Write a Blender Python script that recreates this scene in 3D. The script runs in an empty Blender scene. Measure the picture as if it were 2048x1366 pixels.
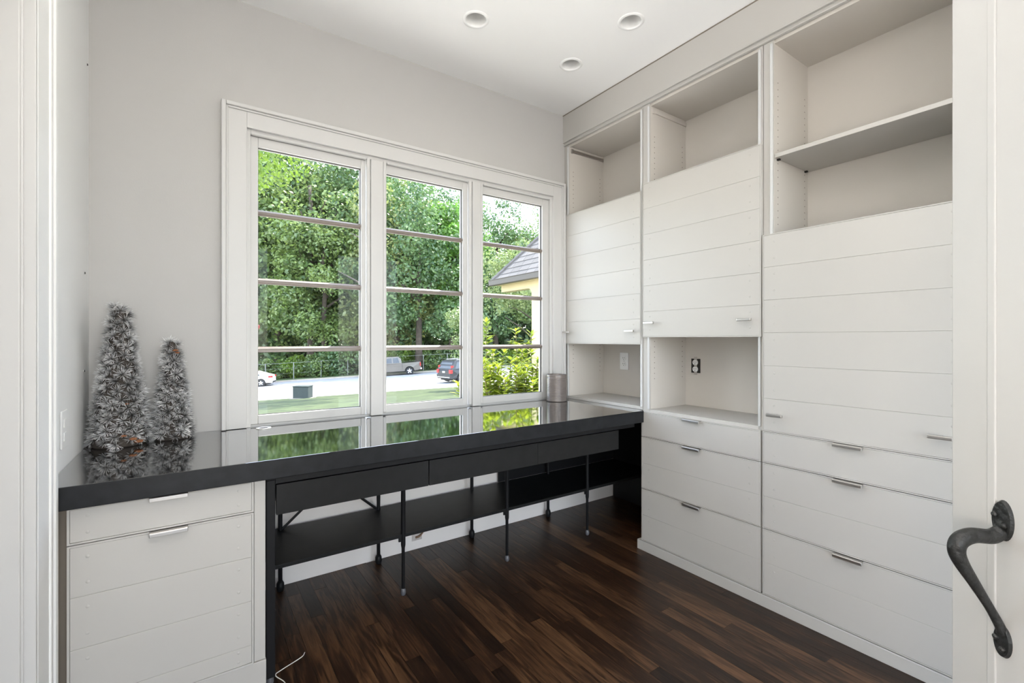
import bpy, bmesh, math, random
import numpy as np
from mathutils import Vector, Matrix

random.seed(7)
rng = np.random.default_rng(11)
scene = bpy.context.scene
COL = scene.collection

# ------------------------------------------------------------------ camera
F_PX, W_PX, H_PX = 931.3, 2048, 1366
HORIZON = 678.0
YAW = math.radians(34.58)
EYE = 1.18
SY, CY = math.sin(YAW), math.cos(YAW)
cam_d = bpy.data.cameras.new('camera')
cam = bpy.data.objects.new('camera', cam_d)
COL.objects.link(cam)
cam.location = (0, 0, EYE)
cam.rotation_euler = (math.pi / 2, 0, -YAW)
cam_d.sensor_width = 36
cam_d.lens = F_PX / W_PX * 36
cam_d.shift_y = (HORIZON - H_PX / 2) / W_PX
cam_d.clip_start = 0.02
cam_d.clip_end = 600
scene.camera = cam

# ------------------------------------------------------------------ world, sun, exposure
TO_SUN = Vector((0.38, 0.18, 0.90)).normalized()
world = bpy.data.worlds.new('sky')
scene.world = world
world.use_nodes = True
wn = world.node_tree.nodes
wl = world.node_tree.links
sky = wn.new('ShaderNodeTexSky')
sky.sky_type = 'NISHITA'
sky.sun_disc = False
sky.sun_elevation = math.asin(TO_SUN.z)
sky.sun_rotation = math.atan2(TO_SUN.x, TO_SUN.y)
sky.air_density = 1.0
sky.dust_density = 0.4
hs = wn.new('ShaderNodeHueSaturation')
hs.inputs['Saturation'].default_value = 0.55
wl.new(sky.outputs[0], hs.inputs['Color'])
wl.new(hs.outputs[0], wn['Background'].inputs[0])
wn['Background'].inputs[1].default_value = 1.2

sun_d = bpy.data.lights.new('sun', 'SUN')
sun_d.energy = 12.0
sun_d.angle = math.radians(0.6)
sun_d.color = (1.0, 0.93, 0.82)
sun = bpy.data.objects.new('sun', sun_d)
COL.objects.link(sun)
sun.rotation_euler = TO_SUN.to_track_quat('Z', 'Y').to_euler()
sun.location = (20, 10, 40)

LAMP_WATT = 3.0        # added fill light below the unseen pendant above the viewer
GLOBE_WATT = 16.0      # added fill light at eye level, on a stand behind the viewer
UP_WATT = 60.0         # added upward fill of that pendant, brightens the ceiling
CAN_WATT = 1.0         # each recessed ceiling light
scene.view_settings.view_transform = 'Standard'
scene.view_settings.look = 'None'
scene.view_settings.gamma = 1.0
scene.view_settings.use_curve_mapping = False
scene.view_settings.exposure = 0.20

# ------------------------------------------------------------------ helpers
def link(a, b, m):
    m.node_tree.links.new(a, b)

def mat(name, col, rough=0.5, metal=0.0, spec=0.5, var=0.0, vscale=8.0, bump=0.0, bscale=60.0, coat=0.0, objvar=0.0):
    m = bpy.data.materials.new(name)
    m.use_nodes = True
    nt = m.node_tree
    b = nt.nodes['Principled BSDF']
    b.inputs['Base Color'].default_value = (*col, 1)
    b.inputs['Roughness'].default_value = rough
    b.inputs['Metallic'].default_value = metal
    b.inputs['Specular IOR Level'].default_value = spec
    b.inputs['Coat Weight'].default_value = coat
    if var or bump or objvar:
        tc = nt.nodes.new('ShaderNodeTexCoord')
    if var or objvar:
        n = nt.nodes.new('ShaderNodeTexNoise')
        n.inputs['Scale'].default_value = vscale
        n.inputs['Detail'].default_value = 5
        link(tc.outputs['Object'], n.inputs['Vector'], m)
        mr = nt.nodes.new('ShaderNodeMapRange')
        mr.inputs['From Min'].default_value = 0.3
        mr.inputs['From Max'].default_value = 0.7
        mr.inputs['To Min'].default_value = 1 - var
        mr.inputs['To Max'].default_value = 1 + var
        link(n.outputs['Fac'], mr.inputs['Value'], m)
        out = mr.outputs['Result']
        if objvar:
            oi = nt.nodes.new('ShaderNodeObjectInfo')
            m2 = nt.nodes.new('ShaderNodeMapRange')
            m2.inputs['To Min'].default_value = 1 - objvar
            m2.inputs['To Max'].default_value = 1 + objvar
            link(oi.outputs['Random'], m2.inputs['Value'], m)
            mu = nt.nodes.new('ShaderNodeMath')
            mu.operation = 'MULTIPLY'
            link(out, mu.inputs[0], m)
            link(m2.outputs['Result'], mu.inputs[1], m)
            out = mu.outputs[0]
        vm = nt.nodes.new('ShaderNodeVectorMath')
        vm.operation = 'SCALE'
        vm.inputs[0].default_value = col
        link(out, vm.inputs['Scale'], m)
        link(vm.outputs[0], b.inputs['Base Color'], m)
    if bump:
        n2 = nt.nodes.new('ShaderNodeTexNoise')
        n2.inputs['Scale'].default_value = bscale
        n2.inputs['Detail'].default_value = 3
        link(tc.outputs['Object'], n2.inputs['Vector'], m)
        bp = nt.nodes.new('ShaderNodeBump')
        bp.inputs['Strength'].default_value = bump
        bp.inputs['Distance'].default_value = 0.01
        link(n2.outputs['Fac'], bp.inputs['Height'], m)
        link(bp.outputs['Normal'], b.inputs['Normal'], m)
    return m

def leaf_mat(name, c1, c2, trans=0.4, scale=1.2):
    """leaf: diffuse + translucent, colour drifting between two greens over space and leaf by leaf"""
    m = bpy.data.materials.new(name)
    m.use_nodes = True
    nt = m.node_tree
    nt.nodes.remove(nt.nodes['Principled BSDF'])
    out = nt.nodes['Material Output']
    g = nt.nodes.new('ShaderNodeNewGeometry')
    tc = nt.nodes.new('ShaderNodeTexCoord')
    n = nt.nodes.new('ShaderNodeTexNoise')
    n.inputs['Scale'].default_value = scale
    link(tc.outputs['Object'], n.inputs['Vector'], m)
    ad = nt.nodes.new('ShaderNodeMath')
    ad.operation = 'MULTIPLY_ADD'
    ad.inputs[1].default_value = 0.5
    link(g.outputs['Random Per Island'], ad.inputs[0], m)
    link(n.outputs['Fac'], ad.inputs[2], m)
    sb = nt.nodes.new('ShaderNodeMath')
    sb.operation = 'SUBTRACT'
    sb.use_clamp = True
    sb.inputs[1].default_value = 0.22
    link(ad.outputs[0], sb.inputs[0], m)
    mx = nt.nodes.new('ShaderNodeMix')
    mx.data_type = 'RGBA'
    mx.inputs['A'].default_value = (*c1, 1)
    mx.inputs['B'].default_value = (*c2, 1)
    link(sb.outputs[0], mx.inputs['Factor'], m)
    d = nt.nodes.new('ShaderNodeBsdfDiffuse')
    t = nt.nodes.new('ShaderNodeBsdfTranslucent')
    gl = nt.nodes.new('ShaderNodeBsdfGlossy')
    gl.inputs['Roughness'].default_value = 0.4
    link(mx.outputs['Result'], d.inputs['Color'], m)
    link(mx.outputs['Result'], t.inputs['Color'], m)
    ms = nt.nodes.new('ShaderNodeMixShader')
    ms.inputs[0].default_value = trans
    link(d.outputs[0], ms.inputs[1], m)
    link(t.outputs[0], ms.inputs[2], m)
    ms2 = nt.nodes.new('ShaderNodeMixShader')
    ms2.inputs[0].default_value = 0.06
    link(ms.outputs[0], ms2.inputs[1], m)
    link(gl.outputs[0], ms2.inputs[2], m)
    link(ms2.outputs[0], out.inputs['Surface'], m)
    return m

def glass_mat(name):
    m = bpy.data.materials.new(name)
    m.use_nodes = True
    nt = m.node_tree
    nt.nodes.remove(nt.nodes['Principled BSDF'])
    out = nt.nodes['Material Output']
    fr = nt.nodes.new('ShaderNodeFresnel')
    fr.inputs['IOR'].default_value = 1.28
    tr = nt.nodes.new('ShaderNodeBsdfTransparent')
    tr.inputs['Color'].default_value = (0.96, 0.98, 0.97, 1)
    gl = nt.nodes.new('ShaderNodeBsdfGlossy')
    gl.inputs['Roughness'].default_value = 0.02
    ms = nt.nodes.new('ShaderNodeMixShader')
    link(fr.outputs[0], ms.inputs[0], m)
    link(tr.outputs[0], ms.inputs[1], m)
    link(gl.outputs[0], ms.inputs[2], m)
    link(ms.outputs[0], out.inputs['Surface'], m)
    return m

def wood_mat(name):
    """dark stained oak strip; grain runs along the strip (local y), tone differs strip by strip"""
    m = bpy.data.materials.new(name)
    m.use_nodes = True
    nt = m.node_tree
    b = nt.nodes['Principled BSDF']
    g = nt.nodes.new('ShaderNodeNewGeometry')
    oi = nt.nodes.new('ShaderNodeObjectInfo')
    off = nt.nodes.new('ShaderNodeVectorMath')
    off.operation = 'SCALE'
    off.inputs[0].default_value = (13.1, 7.7, 3.3)
    link(oi.outputs['Random'], off.inputs['Scale'], m)
    ad = nt.nodes.new('ShaderNodeVectorMath')
    ad.operation = 'ADD'
    link(g.outputs['Position'], ad.inputs[0], m)
    link(off.outputs[0], ad.inputs[1], m)
    mp = nt.nodes.new('ShaderNodeMapping')
    mp.inputs['Scale'].default_value = (38, 3.2, 3)
    link(ad.outputs[0], mp.inputs['Vector'], m)
    n = nt.nodes.new('ShaderNodeTexNoise')
    n.inputs['Scale'].default_value = 1.6
    n.inputs['Detail'].default_value = 7
    n.inputs['Distortion'].default_value = 1.3
    link(mp.outputs[0], n.inputs['Vector'], m)
    mp2 = nt.nodes.new('ShaderNodeMapping')
    mp2.inputs['Scale'].default_value = (7, 2.2, 2)
    link(ad.outputs[0], mp2.inputs['Vector'], m)
    n2 = nt.nodes.new('ShaderNodeTexNoise')
    n2.inputs['Scale'].default_value = 1.0
    n2.inputs['Detail'].default_value = 4
    link(mp2.outputs[0], n2.inputs['Vector'], m)
    mm = nt.nodes.new('ShaderNodeMath')
    mm.operation = 'MULTIPLY_ADD'
    mm.inputs[1].default_value = 1.0
    link(n.outputs['Fac'], mm.inputs[0], m)
    m3 = nt.nodes.new('ShaderNodeMath')
    m3.operation = 'MULTIPLY_ADD'
    m3.inputs[1].default_value = 0.36
    link(oi.outputs['Random'], m3.inputs[0], m)
    m4 = nt.nodes.new('ShaderNodeMath')
    m4.operation = 'MULTIPLY_ADD'
    m4.inputs[1].default_value = 0.55
    m4.inputs[2].default_value = -0.36
    link(n2.outputs['Fac'], m4.inputs[0], m)
    link(m4.outputs[0], m3.inputs[2], m)
    link(m3.outputs[0], mm.inputs[2], m)
    cr = nt.nodes.new('ShaderNodeValToRGB')
    e = cr.color_ramp.elements
    e[0].position = 0.27
    e[0].color = (0.007, 0.0038, 0.0024, 1)
    e[1].position = 0.92
    e[1].color = (0.12, 0.060, 0.029, 1)
    k = e.new(0.60)
    k.color = (0.026, 0.0125, 0.0066, 1)
    link(mm.outputs[0], cr.inputs[0], m)
    link(cr.outputs[0], b.inputs['Base Color'], m)
    b.inputs['Roughness'].default_value = 0.33
    b.inputs['Specular IOR Level'].default_value = 0.35
    bp = nt.nodes.new('ShaderNodeBump')
    bp.inputs['Strength'].default_value = 0.12
    bp.inputs['Distance'].default_value = 0.003
    link(n.outputs['Fac'], bp.inputs['Height'], m)
    link(bp.outputs['Normal'], b.inputs['Normal'], m)
    return m

M = dict(
    wall=mat('grey_wall_paint', (0.50, 0.492, 0.48), 0.75, var=0.012, vscale=3, bump=0.03, bscale=180),
    white=mat('white_trim_paint', (0.60, 0.595, 0.585), 0.38),
    wall_lit=mat('window_lit_wall_paint', (0.84, 0.84, 0.83), 0.7, bump=0.03, bscale=180),  # lightened wall paint, window light put into the colour
    ceil=mat('ceiling_paint', (0.93, 0.93, 0.925), 0.85, bump=0.02, bscale=150),
    cab=mat('warm_white_cabinet_lacquer', (0.515, 0.498, 0.47), 0.42, var=0.008, vscale=2),
    cabin=mat('warm_white_carcass', (0.62, 0.585, 0.54), 0.55),
    track=mat('white_metal_track', (0.62, 0.625, 0.625), 0.35),
    stone=mat('black_stone', (0.010, 0.011, 0.013), 0.05, spec=0.5, var=0.25, vscale=90, coat=1.0),
    stone_edge=mat('honed_black_stone', (0.012, 0.013, 0.015), 0.35, spec=0.25, var=0.3, vscale=25),
    black=mat('black_painted_steel', (0.009, 0.009, 0.01), 0.45, spec=0.22),
    blackwood=mat('black_stained_wood', (0.011, 0.011, 0.011), 0.4, spec=0.25, var=0.2, vscale=20),
    steel=mat('brushed_steel', (0.52, 0.50, 0.48), 0.34, metal=1.0),
    darkgap=mat('shadow_brown_filler', (0.20, 0.17, 0.135), 0.7),
    muntin=mat('taupe_bronze_bar', (0.21, 0.175, 0.15), 0.3, var=0.03),
    gasket=mat('dark_glazing_line', (0.04, 0.035, 0.03), 0.6),
    glass=glass_mat('clear_glass'),
    plank=wood_mat('dark_oak_floor'),
    subfloor=mat('floor_joint', (0.006, 0.004, 0.003), 0.8),
    iron=mat('forged_black_iron', (0.02, 0.021, 0.021), 0.42, spec=0.5, var=0.3, vscale=60, bump=0.35, bscale=90),
    plate=mat('white_plastic', (0.85, 0.85, 0.84), 0.3),
    slot=mat('dark_slot', (0.02, 0.018, 0.016), 0.7),
    hole=mat('pin_hole', (0.13, 0.11, 0.09), 0.8),
    ceram=mat('taupe_glazed_ceramic', (0.185, 0.16, 0.148), 0.2, coat=0.3, var=0.05, vscale=20),
    rubber=mat('rubber', (0.015, 0.015, 0.016), 0.7),
    cable=mat('white_cable', (0.75, 0.74, 0.72), 0.5),
    lampcan=mat('white_lamp_can', (0.86, 0.86, 0.85), 0.35),
    lamptrim=mat('white_lamp_trim', (0.90, 0.90, 0.895), 0.45),
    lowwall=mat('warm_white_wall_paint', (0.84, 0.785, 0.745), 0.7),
    acrylic=mat('clear_grey_foot', (0.10, 0.10, 0.11), 0.12),
    grom=mat('brushed_steel_grommet', (0.75, 0.75, 0.74), 0.3, metal=0.6),
)

for k_, v_ in (('IOR', 2.1), ('Coat IOR', 1.9), ('Coat Roughness', 0.04)):
    M['stone'].node_tree.nodes['Principled BSDF'].inputs[k_].default_value = v_
WT = {}      # world translation of each object used as a parent

def place(o, parent=None):
    """geometry is written in world coordinates; keep it there under the parent"""
    if parent is not None:
        o.parent = parent
        o.location = Vector(o.location) - WT.get(parent, Vector((0, 0, 0)))
    return o

def mesh_obj(name, bm, m, parent=None, bevel=0.0, smooth=False, seg=2, kind=None, angle=35):
    me = bpy.data.meshes.new(name)
    bmesh.ops.recalc_face_normals(bm, faces=bm.faces[:])
    bm.to_mesh(me)
    bm.free()
    for k in (m if isinstance(m, (list, tuple)) else [m]):
        me.materials.append(k)
    if smooth:
        for p in me.polygons:
            p.use_smooth = True
    o = bpy.data.objects.new(name, me)
    COL.objects.link(o)
    if bevel:
        b = o.modifiers.new('bevel', 'BEVEL')
        b.width = bevel
        b.segments = seg
        b.limit_method = 'ANGLE'
        b.angle_limit = math.radians(angle)
    if kind:
        o['kind'] = kind
    place(o, parent)
    return o

def empty(name, loc, label, cat, group=None):
    o = bpy.data.objects.new(name, None)
    o.empty_display_size = 0.05
    COL.objects.link(o)
    o.location = loc
    WT[o] = Vector(loc)
    tag(o, label, cat, group)
    return o

def tag(o, label, cat, group=None):
    o['label'] = label
    o['category'] = cat
    if group:
        o['group'] = group
    return o

def struct(o, label=None, cat=None):
    o['kind'] = 'structure'
    if label:
        o['label'] = label
    if cat:
        o['category'] = cat
    return o

def B(*boxes):
    """bmesh of axis aligned boxes (x0,x1,y0,y1,z0,z1[,material])"""
    bm = bmesh.new()
    for b in boxes:
        x0, x1, y0, y1, z0, z1 = b[:6]
        v = [bm.verts.new(p) for p in ((x0, y0, z0), (x1, y0, z0), (x1, y1, z0), (x0, y1, z0),
                                       (x0, y0, z1), (x1, y0, z1), (x1, y1, z1), (x0, y1, z1))]
        for f in ((3, 2, 1, 0), (4, 5, 6, 7), (0, 1, 5, 4), (1, 2, 6, 5), (2, 3, 7, 6), (3, 0, 4, 7)):
            fc = bm.faces.new([v[i] for i in f])
            if len(b) > 6:
                fc.material_index = b[6]
    return bm

def box(name, b, m, parent=None, bevel=0.0, **k):
    return mesh_obj(name, B(b), m, parent, bevel, **k)

def add_tube(bm, pts, radii, n=10, caps=True, squash=None):
    """tube along pts; radii a number or list"""
    pts = [Vector(p) for p in pts]
    if not isinstance(radii, (list, tuple)):
        radii = [radii] * len(pts)
    rings = []
    up = None
    for i, p in enumerate(pts):
        t = (pts[min(i + 1, len(pts) - 1)] - pts[max(i - 1, 0)]).normalized()
        if up is None:
            up = Vector((0, 0, 1)) if abs(t.z) < 0.9 else Vector((1, 0, 0))
        a = t.cross(up).normalized()
        up = a.cross(t).normalized()
        rings.append([bm.verts.new(p + radii[i] * (math.cos(2 * math.pi * k / n) * a + math.sin(2 * math.pi * k / n) * up)) for k in range(n)])
    for r0, r1 in zip(rings, rings[1:]):
        for k in range(n):
            bm.faces.new((r0[k], r0[(k + 1) % n], r1[(k + 1) % n], r1[k]))
    if caps:
        bm.faces.new(rings[0][::-1])
        bm.faces.new(rings[-1])
    return bm

def tube(name, pts, radii, m, parent=None, n=10, smooth=True, **k):
    return mesh_obj(name, add_tube(bmesh.new(), pts, radii, n), m, parent, smooth=smooth, **k)

def spline(pts, per=6):
    """Catmull-Rom through points (any dimension)"""
    p = [np.array(q, float) for q in pts]
    p = [2 * p[0] - p[1]] + p + [2 * p[-1] - p[-2]]
    out = []
    for i in range(1, len(p) - 2):
        for k in range(per):
            t = k / per
            out.append(0.5 * (2 * p[i] + (p[i + 1] - p[i - 1]) * t + (2 * p[i - 1] - 5 * p[i] + 4 * p[i + 1] - p[i + 2]) * t * t
                              + (3 * p[i] - p[i - 1] - 3 * p[i + 1] + p[i + 2]) * t ** 3))
    out.append(p[-2])
    return [tuple(float(c) for c in q) for q in out]

def lathe(name, prof, m, parent=None, loc=(0, 0, 0), n=40, smooth=True, **k):
    bm = bmesh.new()
    rings = []
    for r, z in prof:
        if r < 1e-5:
            rings.append([bm.verts.new((loc[0], loc[1], loc[2] + z))])
        else:
            rings.append([bm.verts.new((loc[0] + r * math.cos(2 * math.pi * i / n), loc[1] + r * math.sin(2 * math.pi * i / n), loc[2] + z)) for i in range(n)])
    for a, b in zip(rings, rings[1:]):
        if len(a) == 1 and len(b) == 1:
            continue
        for i in range(n):
            j = (i + 1) % n
            if len(a) == 1:
                bm.faces.new((a[0], b[i], b[j]))
            elif len(b) == 1:
                bm.faces.new((a[i], a[j], b[0]))
            else:
                bm.faces.new((a[i], a[j], b[j], b[i]))
    return mesh_obj(name, bm, m, parent, smooth=smooth, **k)

def prism(bm, poly, axis, a, b, mi=0):
    """extrude a 2D polygon along axis 'x' / 'y' / 'z' from a to b; poly in the two other axes"""
    def P(u, v, w):
        return {'x': (w, u, v), 'y': (u, w, v), 'z': (u, v, w)}[axis]
    v0 = [bm.verts.new(P(u, v, a)) for u, v in poly]
    v1 = [bm.verts.new(P(u, v, b)) for u, v in poly]
    n = len(poly)
    fs = [bm.faces.new(v0[::-1]), bm.faces.new(v1)]
    for i in range(n):
        fs.append(bm.faces.new((v0[i], v0[(i + 1) % n], v1[(i + 1) % n], v1[i])))
    for f in fs:
        f.material_index = mi
    return bm

def shared(name, me, loc, rot=(0, 0, 0), scale=(1, 1, 1), parent=None):
    o = bpy.data.objects.new(name, me)
    COL.objects.link(o)
    o.location = loc
    o.rotation_euler = rot
    o.scale = scale
    place(o, parent)
    return o

def dr(d, r, z):
    """camera-aligned ground coordinates (depth, right) to world"""
    return Vector((SY * d + CY * r, CY * d - SY * r, z))

# ================================================================== the setting
WALL_Y, CEIL, LEFT, FACE = 2.41, 2.695, -0.325, 2.08
FRONT_Y = -0.45
STILE = 2.10         # plane of the tower stiles
BACK = 2.42          # back of the towers

# ---- window wall (opening x .20..1.987, z .78..2.133); lower wall under the counter is set back
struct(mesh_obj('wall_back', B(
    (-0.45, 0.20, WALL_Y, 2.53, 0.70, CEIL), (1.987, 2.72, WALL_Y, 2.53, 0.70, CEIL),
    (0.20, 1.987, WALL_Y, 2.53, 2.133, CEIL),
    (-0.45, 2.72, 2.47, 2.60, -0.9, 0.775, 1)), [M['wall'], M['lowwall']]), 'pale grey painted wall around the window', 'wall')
# ---- left wall with a doorway (Y .62 .. 1.54)
DOOR_A, DOOR_B, DOOR_H = 0.62, 1.54, 2.12
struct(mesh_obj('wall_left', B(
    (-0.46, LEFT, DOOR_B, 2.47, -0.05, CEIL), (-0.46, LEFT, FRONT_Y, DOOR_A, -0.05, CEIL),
    (-0.46, LEFT, DOOR_A, DOOR_B, DOOR_H, CEIL)), M['wall_lit']), 'wall left of the counter, window light painted in', 'wall')
# ---- right wall behind the towers, then the wall beside the door
struct(mesh_obj('wall_right', B((2.64, 2.76, 0.385, 2.47, -0.05, CEIL), (2.08, 2.76, FRONT_Y, 0.385, -0.05, CEIL)), M['wall']),
       'pale wall behind the built-in towers', 'wall')
# ---- unseen wider space behind the viewer, its open garden side added for fill daylight
HALL_Y = -2.2
struct(mesh_obj('wall_front', B((0.655, 0.76, FRONT_Y - 0.10, FRONT_Y, -0.05, CEIL), (-1.6, -0.46, FRONT_Y - .10, FRONT_Y, -.05, CEIL), (2.08, 2.76, FRONT_Y - .10, FRONT_Y, -.05, CEIL)), M['wall']),
       'wall pieces beside the room entrance behind the viewer', 'wall')
struct(mesh_obj('wall_hall', B((-1.7, -1.6, HALL_Y, FRONT_Y, -0.05, CEIL), (2.76, 2.86, HALL_Y, FRONT_Y, -0.05, CEIL), (-1.7, 2.86, HALL_Y - .1, HALL_Y, 2.48, CEIL)), M['ceil']),
       'white walls of the next room', 'wall')
struct(mesh_obj('fill_window', B(*[(x_, x_ + .06, HALL_Y - .08, HALL_Y - .02, 0, 2.48) for x_ in (-1.6, -.15, 1.25, 2.70)], (-1.6, 2.76, HALL_Y - .08, HALL_Y - .02, 0, .06), (-1.6, 2.76, HALL_Y - .08, HALL_Y - .02, 2.42, 2.48)), M['white'], None, 0.004),
       'added framed opening behind the viewer for fill daylight', 'window')
struct(box('bounce_patio', (-14, 16, -22, HALL_Y - .1, -0.16, -0.06), mat('pale_concrete', (0.56, 0.52, 0.46), 0.9, var=0.08, vscale=2)), 'added pale concrete patio behind the house', 'bounce_patio')  # added sunlit slab, bounces fill light in through the opening

# ---- ceiling with round holes for the recessed lights
CANS = [(1.1126, 1.9148), (1.7286, 1.5071), (1.7267, 1.9311), (1.1126, 1.4900)]
CAN_R = 0.048
bm = bmesh.new()
def loop(pts, z):
    vs = [bm.verts.new((x, y, z)) for x, y in pts]
    for i in range(len(vs)):
        bm.edges.new((vs[i], vs[(i + 1) % len(vs)]))
loop([(-1.7, HALL_Y - .1), (2.86, HALL_Y - .1), (2.86, 2.55), (-1.7, 2.55)], CEIL)
for x, y in CANS:
    loop([(x + (CAN_R + .004) * math.cos(2 * math.pi * i / 32), y + (CAN_R + .004) * math.sin(2 * math.pi * i / 32)) for i in range(32)], CEIL)
bmesh.ops.triangle_fill(bm, use_beauty=True, use_dissolve=False, edges=bm.edges[:])
r = bmesh.ops.extrude_face_region(bm, geom=bm.faces[:])
for v in r['geom']:
    if isinstance(v, bmesh.types.BMVert):
        v.co.z += 0.006
ceiling = struct(mesh_obj('ceiling', bm, M['ceil']), 'smooth white ceiling with recessed lights', 'ceiling')
mesh_obj('roof_slab', B((-1.75, 2.9, HALL_Y - .35, 2.62, CEIL + 0.22, CEIL + 0.35)), M['ceil'], ceiling)

# ---- floor: dark oak strips running towards the window
FLOOR_Z = 0.0
floor = struct(mesh_obj('floor', B((-1.65, 2.70, HALL_Y - .1, 2.47, -0.06, -0.012)), M['subfloor']), 'dark stained oak strip floor', 'floor')
plank_me = bpy.data.meshes.new('floor_plank')
bm = B((0, 1, 0, 1, -0.012, 0.0))
bm.to_mesh(plank_me)
bm.free()
plank_me.materials.append(M['plank'])
PW = 0.0572
GAP = 0.0009
x = LEFT
n_pl = 0
while x < 2.62:
    y = -0.40 - random.random() * 0.6
    w = min(PW, 2.62 - x)
    while y < 2.468:
        L = random.choice((0.45, 0.6, 0.75, 0.95, 1.2, 1.5)) * random.uniform(0.85, 1.15)
        y1 = min(y + L, 2.468)
        y0 = max(y, -0.44)
        if y1 - y0 > 0.02:
            shared('plank', plank_me, (x, y0, random.uniform(-0.0004, 0.0)), (0, 0, 0), (w - GAP, y1 - y0 - GAP, 1), floor)
            n_pl += 1
        y += L
    x += PW
box('hall_boards', (-1.6, 2.76, HALL_Y, -0.445, -0.012, 0.0), M['plank'], floor)

# ---- baseboards
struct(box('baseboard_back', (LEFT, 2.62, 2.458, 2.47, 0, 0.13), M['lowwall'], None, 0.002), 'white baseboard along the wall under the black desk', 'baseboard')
struct(mesh_obj('baseboard_right', B((FACE - 0.004, FACE + 0.012, 0.385, 1.765, 0, 0.0515), (FACE + .012, FACE + .03, 1.745, 1.765, 0, .0515)), M['cab'], None, 0.0015), 'long off-white toe board under the right drawers', 'baseboard')

# ---- doorway in the left wall: jamb, stop, casing, closed door leaf
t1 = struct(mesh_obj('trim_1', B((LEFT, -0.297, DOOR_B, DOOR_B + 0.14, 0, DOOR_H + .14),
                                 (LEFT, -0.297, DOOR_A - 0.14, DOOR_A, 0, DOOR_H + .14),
                                 (LEFT, -0.297, DOOR_A, DOOR_B, DOOR_H, DOOR_H + .14)), M['wall_lit'], None, 0.003),  # casing in the lightened paint too, for window light on this side
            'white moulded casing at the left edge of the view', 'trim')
mesh_obj('casing_bead', B((-0.298, -0.292, DOOR_B + 0.100, DOOR_B + 0.112, 0, DOOR_H + .12), (-0.298, -0.294, DOOR_B + 0.120, DOOR_B + 0.128, 0, DOOR_H + .12)), M['wall_lit'], t1, 0.002)
mesh_obj('backband', B((LEFT, -0.2905, DOOR_B + 0.14, DOOR_B + 0.168, 0, DOOR_H + .16)), M['wall_lit'], t1, 0.004)
mesh_obj('jamb', B((-0.46, -0.298, DOOR_B - 0.012, DOOR_B, 0, DOOR_H), (-0.46, -0.298, DOOR_A, DOOR_A + 0.012, 0, DOOR_H), (-0.46, -0.298, DOOR_A, DOOR_B, DOOR_H - .012, DOOR_H)), M['white'], t1, 0.002)
mesh_obj('door_stop', B((-0.40, -0.322, DOOR_B - 0.024, DOOR_B - 0.012, 0, DOOR_H - .012), (-0.335, -0.318, DOOR_B - 0.018, DOOR_B - 0.012, 0, DOOR_H - .012)), M['white'], t1, 0.003)
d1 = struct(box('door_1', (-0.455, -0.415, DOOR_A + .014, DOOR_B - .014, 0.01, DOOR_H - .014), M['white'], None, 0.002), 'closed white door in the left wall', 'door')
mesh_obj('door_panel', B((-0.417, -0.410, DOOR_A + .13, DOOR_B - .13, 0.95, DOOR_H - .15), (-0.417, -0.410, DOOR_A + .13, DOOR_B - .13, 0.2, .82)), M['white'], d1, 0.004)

# ---- window
win = struct(mesh_obj('window_1', B(
    (0.200, 0.222, 2.405, 2.53, 0.78, 2.133), (1.965, 1.987, 2.405, 2.53, 0.78, 2.133),
    (0.222, 1.965, 2.405, 2.53, 2.112, 2.133), (0.222, 1.965, 2.43, 2.56, 0.765, 0.788),
    (0.768, 0.832, 2.400, 2.53, 0.782, 2.112), (1.372, 1.428, 2.400, 2.53, 0.782, 2.112)), M['white'], None, 0.002),
    'wide white three-part window with horizontal glazing bars', 'window')
# casing: flat boards + raised outer band + inner bead
cas = mesh_obj('casing', B((0.118, 0.206, 2.388, 2.412, 0.782, 2.214), (1.981, 2.070, 2.388, 2.412, 0.782, 2.214),
                           (0.206, 1.981, 2.388, 2.412, 2.128, 2.214)), M['white'], win, 0.0015)
mesh_obj('backband', B((0.108, 0.126, 2.372, 2.412, 0.782, 2.224), (2.062, 2.078, 2.372, 2.412, 0.795, 2.224), (0.126, 2.062, 2.372, 2.412, 2.206, 2.224)), M['white'], cas, 0.004)
mesh_obj('casing_step', B((0.126, 0.134, 2.381, 2.390, 0.782, 2.206), (2.054, 2.062, 2.381, 2.390, 0.795, 2.206), (0.134, 2.054, 2.381, 2.390, 2.197, 2.206)), M['white'], cas, 0.002)
GL = [(0.254, 0.724, 0.200, 0.768), (0.8515, 1.319, 0.832, 1.372), (1.453, 1.916, 1.428, 1.987)]
ZB, ZT = 0.829, 2.063
MUN = [1.131, 1.448, 1.764]
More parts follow.
